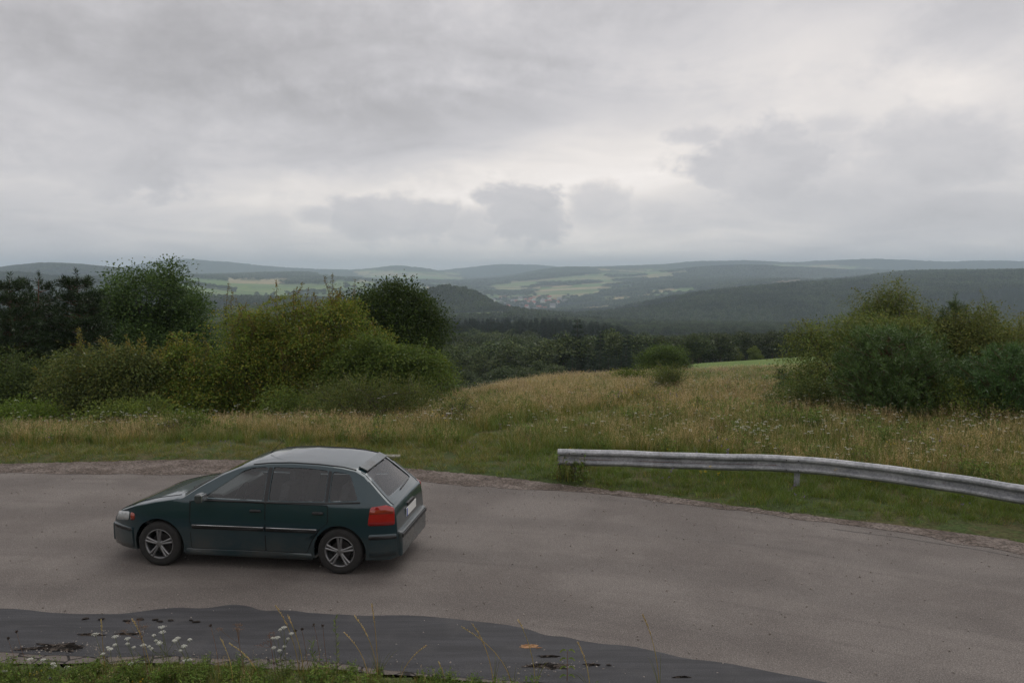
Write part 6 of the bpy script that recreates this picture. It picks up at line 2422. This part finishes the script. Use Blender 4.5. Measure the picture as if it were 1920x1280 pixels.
# ------------------------------------------------------------------ damage and litter on the road
def blob_sheet(name, px, py, rx, ry, z, mat, label, cat, seed, n=110, rough=.35, bump=0.0):
    """thin ragged patch with a raised middle lying on the road"""
    x0, y0 = ground_pt(px, py)
    r = np.random.default_rng(seed)
    a = np.linspace(0, 2 * PI, n, endpoint=False)
    rad = 1 + rough * fbm(np.cos(a) * 2.6 + seed, np.sin(a) * 2.6, 5, seed) * 2.1
    V = [(0, 0, z + bump)]
    for q in (.55, 1.0):
        for k in range(n):
            V.append((math.cos(a[k]) * rx * rad[k] * q, math.sin(a[k]) * ry * rad[k] * q, (z + bump * r.uniform(.3, 1.2)) if q < 1 else z - .002))
    F3 = np.array([(0, 1 + k, 1 + (k + 1) % n) for k in range(n)])
    F4 = np.array([(1 + k, 1 + n + k, 1 + n + (k + 1) % n, 1 + (k + 1) % n) for k in range(n)])
    o = link(name, arr_mesh(name, V, [F3, F4]), mat, loc=(x0, y0, 0))
    tag(o, label, cat)
    return o


def hole_material():
    m, t, out = new_mat('broken_asphalt')
    g = t.n('ShaderNodeNewGeometry')
    v = t.n('ShaderNodeTexVoronoi', i={'Vector': g.outputs['Position'], 'Scale': 26.0})
    c = t.mix(t.ramp(t.n('ShaderNodeSeparateColor', i={0: v.outputs['Color']}).outputs[0], .45, .8), (0.014, 0.011, 0.009), (0.085, 0.07, 0.058))
    principled(t, out, c, .95, 0, .2, v.outputs['Distance'], .9, .03)
    return m


M['hole'] = hole_material()
M['sand'] = simple('orange_sand', (0.36, 0.21, 0.11), .95, var=.35, scale=30)
for k, (px, py, rx, ry, lb) in enumerate([
    (112, 1214, .30, .10, 'large ragged dark hole of broken asphalt at the lower left'),
    (172, 1191, .13, .035, 'small dark hole just above the larger one at lower left'),
    (236, 1190, .13, .03, 'thin dark hole right of the small one at lower left'),
    (1030, 1251, .19, .06, 'dark gravelly hole in the new bitumen beside the green sapling'),
    (1028, 1232, .09, .025, 'small dark spot above the gravelly hole in the bitumen'),
    (1110, 1248, .08, .035, 'dark lump shaped hole right of the green sapling'),
    (1278, 1271, .07, .02, 'small dark spot low in the bitumen near its right end'),
]):
    blob_sheet('pothole', px, py, rx, ry, .0165, M['hole'], lb, 'pothole', 700 + k, rough=.5, bump=.006)
blob_sheet('sand_spill', 993, 1213, .085, .04, .017, M['sand'], 'small orange spill of sand on the dark bitumen', 'sand', 720, bump=.008)
blob_sheet('sand_spill', 1010, 1216, .03, .012, .017, M['sand'], 'tiny tail of orange sand beside the main spill', 'sand', 721, bump=.003)


def clod_mesh(seed, lx, ly, lz):
    r = np.random.default_rng(seed)
    bm = bmesh.new()
    bmesh.ops.create_icosphere(bm, subdivisions=2, radius=1)
    for v in bm.verts:
        f = r.uniform(.6, 1.3)
        v.co = Vector((v.co.x * lx * f, v.co.y * ly * f, max(v.co.z, -.5) * lz * f))
    me = bpy.data.meshes.new('clod')
    bm.to_mesh(me)
    bm.free()
    me.materials.append(M['clod'])
    return me


CM = [clod_mesh(800 + k, .035, .014, .010) for k in range(3)]
cl_s = [(160, 1162), (190, 1163), (238, 1166), (263, 1163), (291, 1164), (300, 1167), (320, 1165), (358, 1165), (368, 1168), (1503 / 3 + 640, 1249)]
for k, (px, py) in enumerate(cl_s):
    x_, y_ = ground_pt(px, py)
    o = link('dirt_clod', CM[k % 3], loc=(x_, y_, .02))
    o.scale = (rng.uniform(.7, 1.5),) * 3
    o.rotation_euler = (0, 0, rng.normal() * .3)
    if k < 9:
        tag(o, 'small dark clod of dirt in the row lying on the bitumen at lower left', 'dirt clod', 'dirt clods on the bitumen at lower left')
    else:
        tag(o, 'small dark clod of dirt lying alone right of the sapling', 'dirt clod')

# hairline joint in the asphalt on the right
jp = [ground_pt(*p) for p in [(1562, 991), (1620, 999), (1690, 1008), (1760, 1019), (1840, 1031), (1925, 1048)]] + [(9.2, 9.6), (11.2, 7.4)]
JP = resample(jp, .08, 9, .015, 3)
w_ = .012 + .008 * np.abs(fbm(np.arange(len(JP)) * .07, np.zeros(len(JP)), 3, 4))
T = np.gradient(JP, axis=0)
T /= np.linalg.norm(T, axis=1, keepdims=True)
Nn = np.stack([-T[:, 1], T[:, 0]], 1)
V = np.concatenate([np.concatenate([JP + Nn * w_[:, None], np.full((len(JP), 1), .003)], 1), np.concatenate([JP - Nn * w_[:, None], np.full((len(JP), 1), .003)], 1)])
n = len(JP)
F = np.array([(k, k + 1, n + k + 1, n + k) for k in range(n - 1)])
M['joint'] = simple('tarred_joint', (0.075, 0.066, 0.060), .8, var=.3, scale=10)
tag(link('road_joint', arr_mesh('road_joint', V, F), M['joint']), 'thin dark joint line in the asphalt', kind='structure')

# ------------------------------------------------------------------ single plants at the near edge
def stem_between(acc, mi, a, b, bend, r0, r1, n=8, sides=4):
    pts = curve_pts(a, b, np.array(bend), n)
    V, F = tube_arrays(pts, np.linspace(r0, r1, n), sides)
    acc.add(V, F, mi)
    return pts


def near_plant(name, base_px, tip, kind, label, cat, seed, group=None):
    """a plant rooted at photo column base_px on the near bank whose top reaches photo point tip"""
    r = np.random.default_rng(seed)
    D = 8.0 - r.uniform(0, .25)
    x0 = (base_px - 960) / FPX * D
    z0 = ground_z(x0, D)
    d = px_dir(*tip)
    tt = D / d.y
    tp_ = np.array([d.x * tt, D + r.normal() * .05, H + d.z * tt])
    rel = tp_ - np.array([x0, D, z0])
    root = empty(name, (x0, D, z0))
    tag(root, label, cat, group)
    st = Acc()
    hd = Acc()
    hh = rel[2]
    if kind in ('stalk', 'stalk2'):
        bend = (-rel[0] * .45, 0, hh * .12)
        pts = stem_between(st, 0, (0, 0, -.05), rel, bend, .0038, .0019)
        m = 70 if kind == 'stalk' else 30
        L_h = .22 if kind == 'stalk' else .12
        q = 1 - r.random(m) * L_h / hh
        P = np.stack([np.interp(q, np.linspace(0, 1, 8), pts[:, c]) for c in range(3)], 1)
        V, F = leaf_arrays(P, unit(m, r) * .5 + (rel / np.linalg.norm(rel)), unit(m, r), .022, .0075)
        hd.add(V, F)
        link('stem', st.mesh('stem'), M['g_straw'], root)
        link('seed_head', hd.mesh('seed_head'), M['g_seed'], root)
        lf = Acc()
        for _ in range(3):
            e = np.array([r.normal() * .10, r.normal() * .08, hh * r.uniform(.3, .55)])
            pts = curve_pts((0, 0, 0), e, (0, 0, .08), 6)
            V, F = tube_arrays(pts, np.linspace(.003, .0007, 6), 3)
            lf.add(V, F)
        link('blade', lf.mesh('blade'), M['g_olive'], root)
    elif kind == 'carrot':
        pts = stem_between(st, 0, (0, 0, -.05), rel, (r.normal() * .02, 0, 0), .0032, .0018)
        heads = [(rel, r.uniform(.022, .033))]
        for _ in range(int(r.integers(1, 3))):
            f = r.uniform(.45, .75)
            a = np.array([np.interp(f, np.linspace(0, 1, 8), pts[:, c]) for c in range(3)])
            e = a + np.array([r.choice([-1, 1]) * r.uniform(.05, .11), r.normal() * .03, r.uniform(.08, .16)])
            e[2] = min(e[2], rel[2] - .01)
            stem_between(st, 0, a, e, (0, 0, -.02), .0022, .0014, 5)
            heads.append((e, r.uniform(.013, .022)))
        for _ in range(5):
            a = pts[int(r.integers(1, 4))]
            m = 12
            dirv_ = np.array([r.normal(), r.normal(), .6])
            dirv_ /= np.linalg.norm(dirv_)
            P = a + dirv_ * (np.linspace(.02, .12, m))[:, None]
            V, F = leaf_arrays(P, unit(m, r), unit(m, r), .022, .006)
            st.add(V, F)
        link('stem', st.mesh('stem'), M['stem'], root)
        for c, rr in heads:
            u = Acc()
            m = 26
            a_ = np.arange(m) * 2.39996
            qq = rr * np.sqrt((np.arange(m) + .5) / m)
            P = c + np.stack([np.cos(a_) * qq, np.sin(a_) * qq, .012 - (qq / rr) ** 2 * .008 + r.normal(size=m) * .002], 1)
            for k in range(0, m, 2):
                V, F = tube_arrays([c - [0, 0, .018], P[k] - [0, 0, .003]], .0006, 3)
                u.add(V, F)
            Pf = np.repeat(P, 6, 0)
            dd = unit(len(Pf), r) * np.array([1, 1, .25])
            V, F = leaf_arrays(Pf, dd, np.tile([0, 0, 1.], (len(Pf), 1)) + unit(len(Pf), r) * .3, .0068, .0055)
            u.add(V, F)
            link('flower_head', u.mesh('flower_head'), M['umbel'], root)
    elif kind == 'dark':
        stem_between(st, 0, (0, 0, -.05), rel, (r.normal() * .02, 0, 0), .0028, .0016)
        m = 60
        V, F = leaf_arrays(rel + unit(m, r) * .008, unit(m, r) + [0, 0, .5], unit(m, r), .014, .006)
        hd.add(V, F)
        link('stem', st.mesh('stem'), M['g_red'], root)
        link('seed_head', hd.mesh('seed_head'), M['seed_dark'], root)
    elif kind == 'brown':
        pts = stem_between(st, 0, (0, 0, -.05), rel, (0, 0, 0), .0032, .0016)
        for _ in range(5):
            e = rel + np.array([r.normal() * .05, r.normal() * .04, -r.uniform(.0, .10)])
            stem_between(st, 0, pts[5], e, (0, 0, -.02), .0015, .0009, 5)
            m = 40
            V, F = leaf_arrays(e + r.normal(size=(m, 3)) * np.array([.018, .018, .006]), unit(m, r) + [0, 0, .7], unit(m, r), .012, .004)
            hd.add(V, F)
        link('stem', st.mesh('stem'), M['g_red'], root)
        link('seed_head', hd.mesh('seed_head'), M['g_red'], root)
    elif kind == 'sapling':
        pts = stem_between(st, 0, (0, 0, -.05), rel, (0, 0, 0), .004, .002)
        link('stem', st.mesh('stem'), M['g_red'], root)
        for k in range(5):
            f = .22 + .78 * k / 4
            a = np.array([np.interp(f, np.linspace(0, 1, 8), pts[:, c]) for c in range(3)])
            for s in (-1, 1):
                lf = Acc()
                for q in range(5):
                    off = np.array([s * (.012 + .012 * q), 0, .012 - .003 * (q - 1.5) ** 2])
                    V, F = leaf_arrays(np.array([a + off * .9]), np.array([[s * .8, -.25 + .1 * q, .1 - .14 * q]]), np.array([[0, -.3, 1.]]), .026, .026)
                    lf.add(V, F)
                link('leaf', lf.mesh('leaf'), M['leaf_bright'], root)
    elif kind == 'weed':
        pts = stem_between(st, 0, (0, 0, -.05), rel, (0, 0, 0), .003, .0015)
        m = 26
        q = np.linspace(.3, 1, m)
        P = np.stack([np.interp(q, np.linspace(0, 1, 8), pts[:, c]) for c in range(3)], 1)
        dd = np.stack([r.choice([-1, 1], m) * .7, r.normal(size=m) * .5, np.full(m, .9)], 1)
        V, F = leaf_arrays(P, dd, unit(m, r) + [0, -1, .4], r.uniform(.035, .065, m), .009)
        hd.add(V, F)
        link('stem', st.mesh('stem'), M['stem'], root)
        link('leaf', hd.mesh('leaf'), M['leaf_green'], root)
    return root


stalks = [(548, (520, 1132), 'stalk', 'tall dry grass stalk leaning left before the bitumen, tallest left of centre'),
          (558, (541, 1150), 'stalk2', 'thin grass stalk close beside the tallest leaning one left of centre'),
          (700, (697, 1133), 'stalk', 'tall straight dry grass stalk standing below the rear of the car'),
          (700, (664, 1157), 'stalk', 'dry grass stalk arching left beside the straight one under the car'),
          (682, (646, 1186), 'stalk2', 'short dry grass stalk arching left under the rear wheel'),
          (962, (866, 1178), 'stalk2', 'long thin straw leaning far left near the bottom centre'),
          (925, (885, 1172), 'stalk', 'pale drooping grass stalk crossing the long leaning straw'),
          (1006, (972, 1158), 'stalk2', 'thin dry grass stalk passing left of the orange sand'),
          (1112, (1083, 1204), 'stalk', 'blurred pale grass stalk right of the green sapling'),
          (1247, (1206, 1155), 'stalk', 'rightmost dry grass stalk standing alone before the asphalt'),
          (172, (197, 1157), 'stalk2', 'thin dry grass stalk leaning right at the lower left'),
          (262, (255, 1155), 'stalk', 'dry grass stalk among the white flowers at lower left'),
          (418, (404, 1206), 'stalk2', 'short dry grass stalk rising beside the brown seed plant'),
          (470, (430, 1204), 'stalk', 'feathery grass stalk leaning left by the brown seed plant'),
          (740, (800, 1205), 'stalk2', 'short dry stalk leaning right near the bottom centre'),
          (830, (822, 1240), 'stalk2', 'short dry stalk at the right end of the near grass')]
for k, (b, tp_, kd_, lb) in enumerate(stalks):
    near_plant('grass_stalk', b, tp_, kd_, lb, 'grass stalk', 900 + k)
carrots = [(186, (183, 1185)), (222, (219, 1191)), (303, (305, 1174)), (300, (303, 1187)), (243, (240, 1197)), (338, (335, 1195)), (346, (350, 1206)), (262, (260, 1219)), (296, (298, 1208)),
           (205, (207, 1217)), (528, (531, 1179)), (515, (517, 1200)), (512, (514, 1213)), (62, (60, 1233)), (110, (108, 1243)), (358, (355, 1238)), (250, (247, 1243)), (30, (32, 1277)), (328, (328, 1276)), (30, (10, 1256))]
for k, (b, tp_) in enumerate(carrots):
    if tp_[0] > 450:
        lb, g_ = 'white wild carrot standing right of the brown seed plant', 'wild carrots right of the brown seed plant'
    elif tp_[0] > 170:
        lb, g_ = 'white wild carrot in the flowering clump before the bitumen at lower left', 'wild carrots in the lower left clump'
    else:
        lb, g_ = 'white wild carrot low in the grass at the bottom left corner', 'wild carrots in the bottom left corner'
    near_plant('wild_carrot', b, tp_, 'carrot', lb, 'flower', 930 + k, g_)
for k, (b, tp_) in enumerate([(30, (28, 1186)), (18, (19, 1194)), (392, (391, 1177)), (556, (556, 1178)), (568, (568, 1176)), (589, (588, 1172)), (606, (606, 1171))]):
    left_ = tp_[0] < 100
    near_plant('knapweed', b, tp_, 'dark', 'dark seed head on a thin stem at the far lower left' if left_ else ('single dark seed head left of the brown seed plant' if k == 2 else 'one of the dark seed heads in a row left of the pale green weed'), 'seed head', 960 + k,
               'dark seed heads at far lower left' if left_ else (None if k == 2 else 'dark seed heads in a row'))
near_plant('seed_plant', 447, (443, 1166), 'brown', 'bushy brown seed plant left of the tallest leaning grass stalk', 'plant', 970)
near_plant('seed_plant', 503, (505, 1184), 'brown', 'thin rusty seed plant between brown seed plant and tallest stalk', 'plant', 971)
near_plant('seed_plant', 258, (259, 1160), 'brown', 'thin brown seed plant among the white flowers at lower left', 'plant', 972)
near_plant('weed', 622, (629, 1156), 'weed', 'pale green upright weed right of the dark seed heads', 'plant', 973)
near_plant('weed', 582, (584, 1204), 'weed', 'short pale green weed left of the taller green one', 'plant', 974)
near_plant('sapling', 1067, (1065, 1226), 'sapling', 'bright green sapling with paired round leaves beside the gravelly hole', 'plant', 975)
# a few coarse plants in the meadow that stand out
TPI = {k: [TP[i * NV + j].data for j in range(NV)] for i, k in enumerate(KIND)}
for px, D, kd_, sc_, lb, cat, nm in [
    (1228, 23.5, 'red', 1.15, 'clump of reddish dry dock stalks behind the guardrail', 'plant', 'dock_clump'),
    (1238, 24.6, 'red', 1.05, 'rear clump of reddish dry dock stalks behind the guardrail', 'plant', 'dock_clump'),
    (1110, 21, 'red', .6, 'low reddish dry clump in the meadow above the rail end', 'plant', 'dock_clump'),
    (770, 27.0, 'straw', 1.6, 'tall pale grass tuft before the right end of the thicket', 'grass tuft', 'grass_tuft'),
    (735, 24.5, 'umbels', 1.5, 'tall wild carrots standing before the feathery olive bush', 'flower', 'wild_carrot'),
    (1595, 31.5, 'straw', 1.35, 'pale arching grass tuft at the foot of the right thicket', 'grass tuft', 'grass_tuft'),
    (1663, 14.9, 'yellows', .6, 'yellow flowers in the verge just below the guardrail', 'flower', 'yellow_flower'),
    (30, 24.2, 'umbels', 1.5, 'white flowered plant before the bright bush at far left', 'flower', 'wild_carrot'),
    (462, 24.0, 'umbels', 1.4, 'tall white flowered plant before the left tall hornbeam', 'flower', 'wild_carrot'),
]:
    x_, y_ = spot(px, D)
    o = link(nm, TPI[kd_][int(rng.integers(NV))], loc=(x_, y_, ground_z(x_, y_)))
    o.scale = (sc_,) * 3
    tag(o, lb, cat)
print('OBJECTS', len(bpy.data.objects))
# weeds hiding the foot of the rail's end post
for k, (px, py) in enumerate([(1052, 903), (1061, 904), (1072, 904), (1078, 903), (1086, 904)]):
    x_, y_ = ground_pt(px, py)
    o = link('weed_clump', TPI['forb' if k % 2 == 0 else 'olive'][k % NV], loc=(x_, y_, 0.05))
    o.scale = (1.0, 1.0, 1.0 if k % 2 == 0 else .9)
    tag(o, 'leafy weeds crowding the left end of the guardrail', 'weed', 'weeds at the left end of the guardrail')
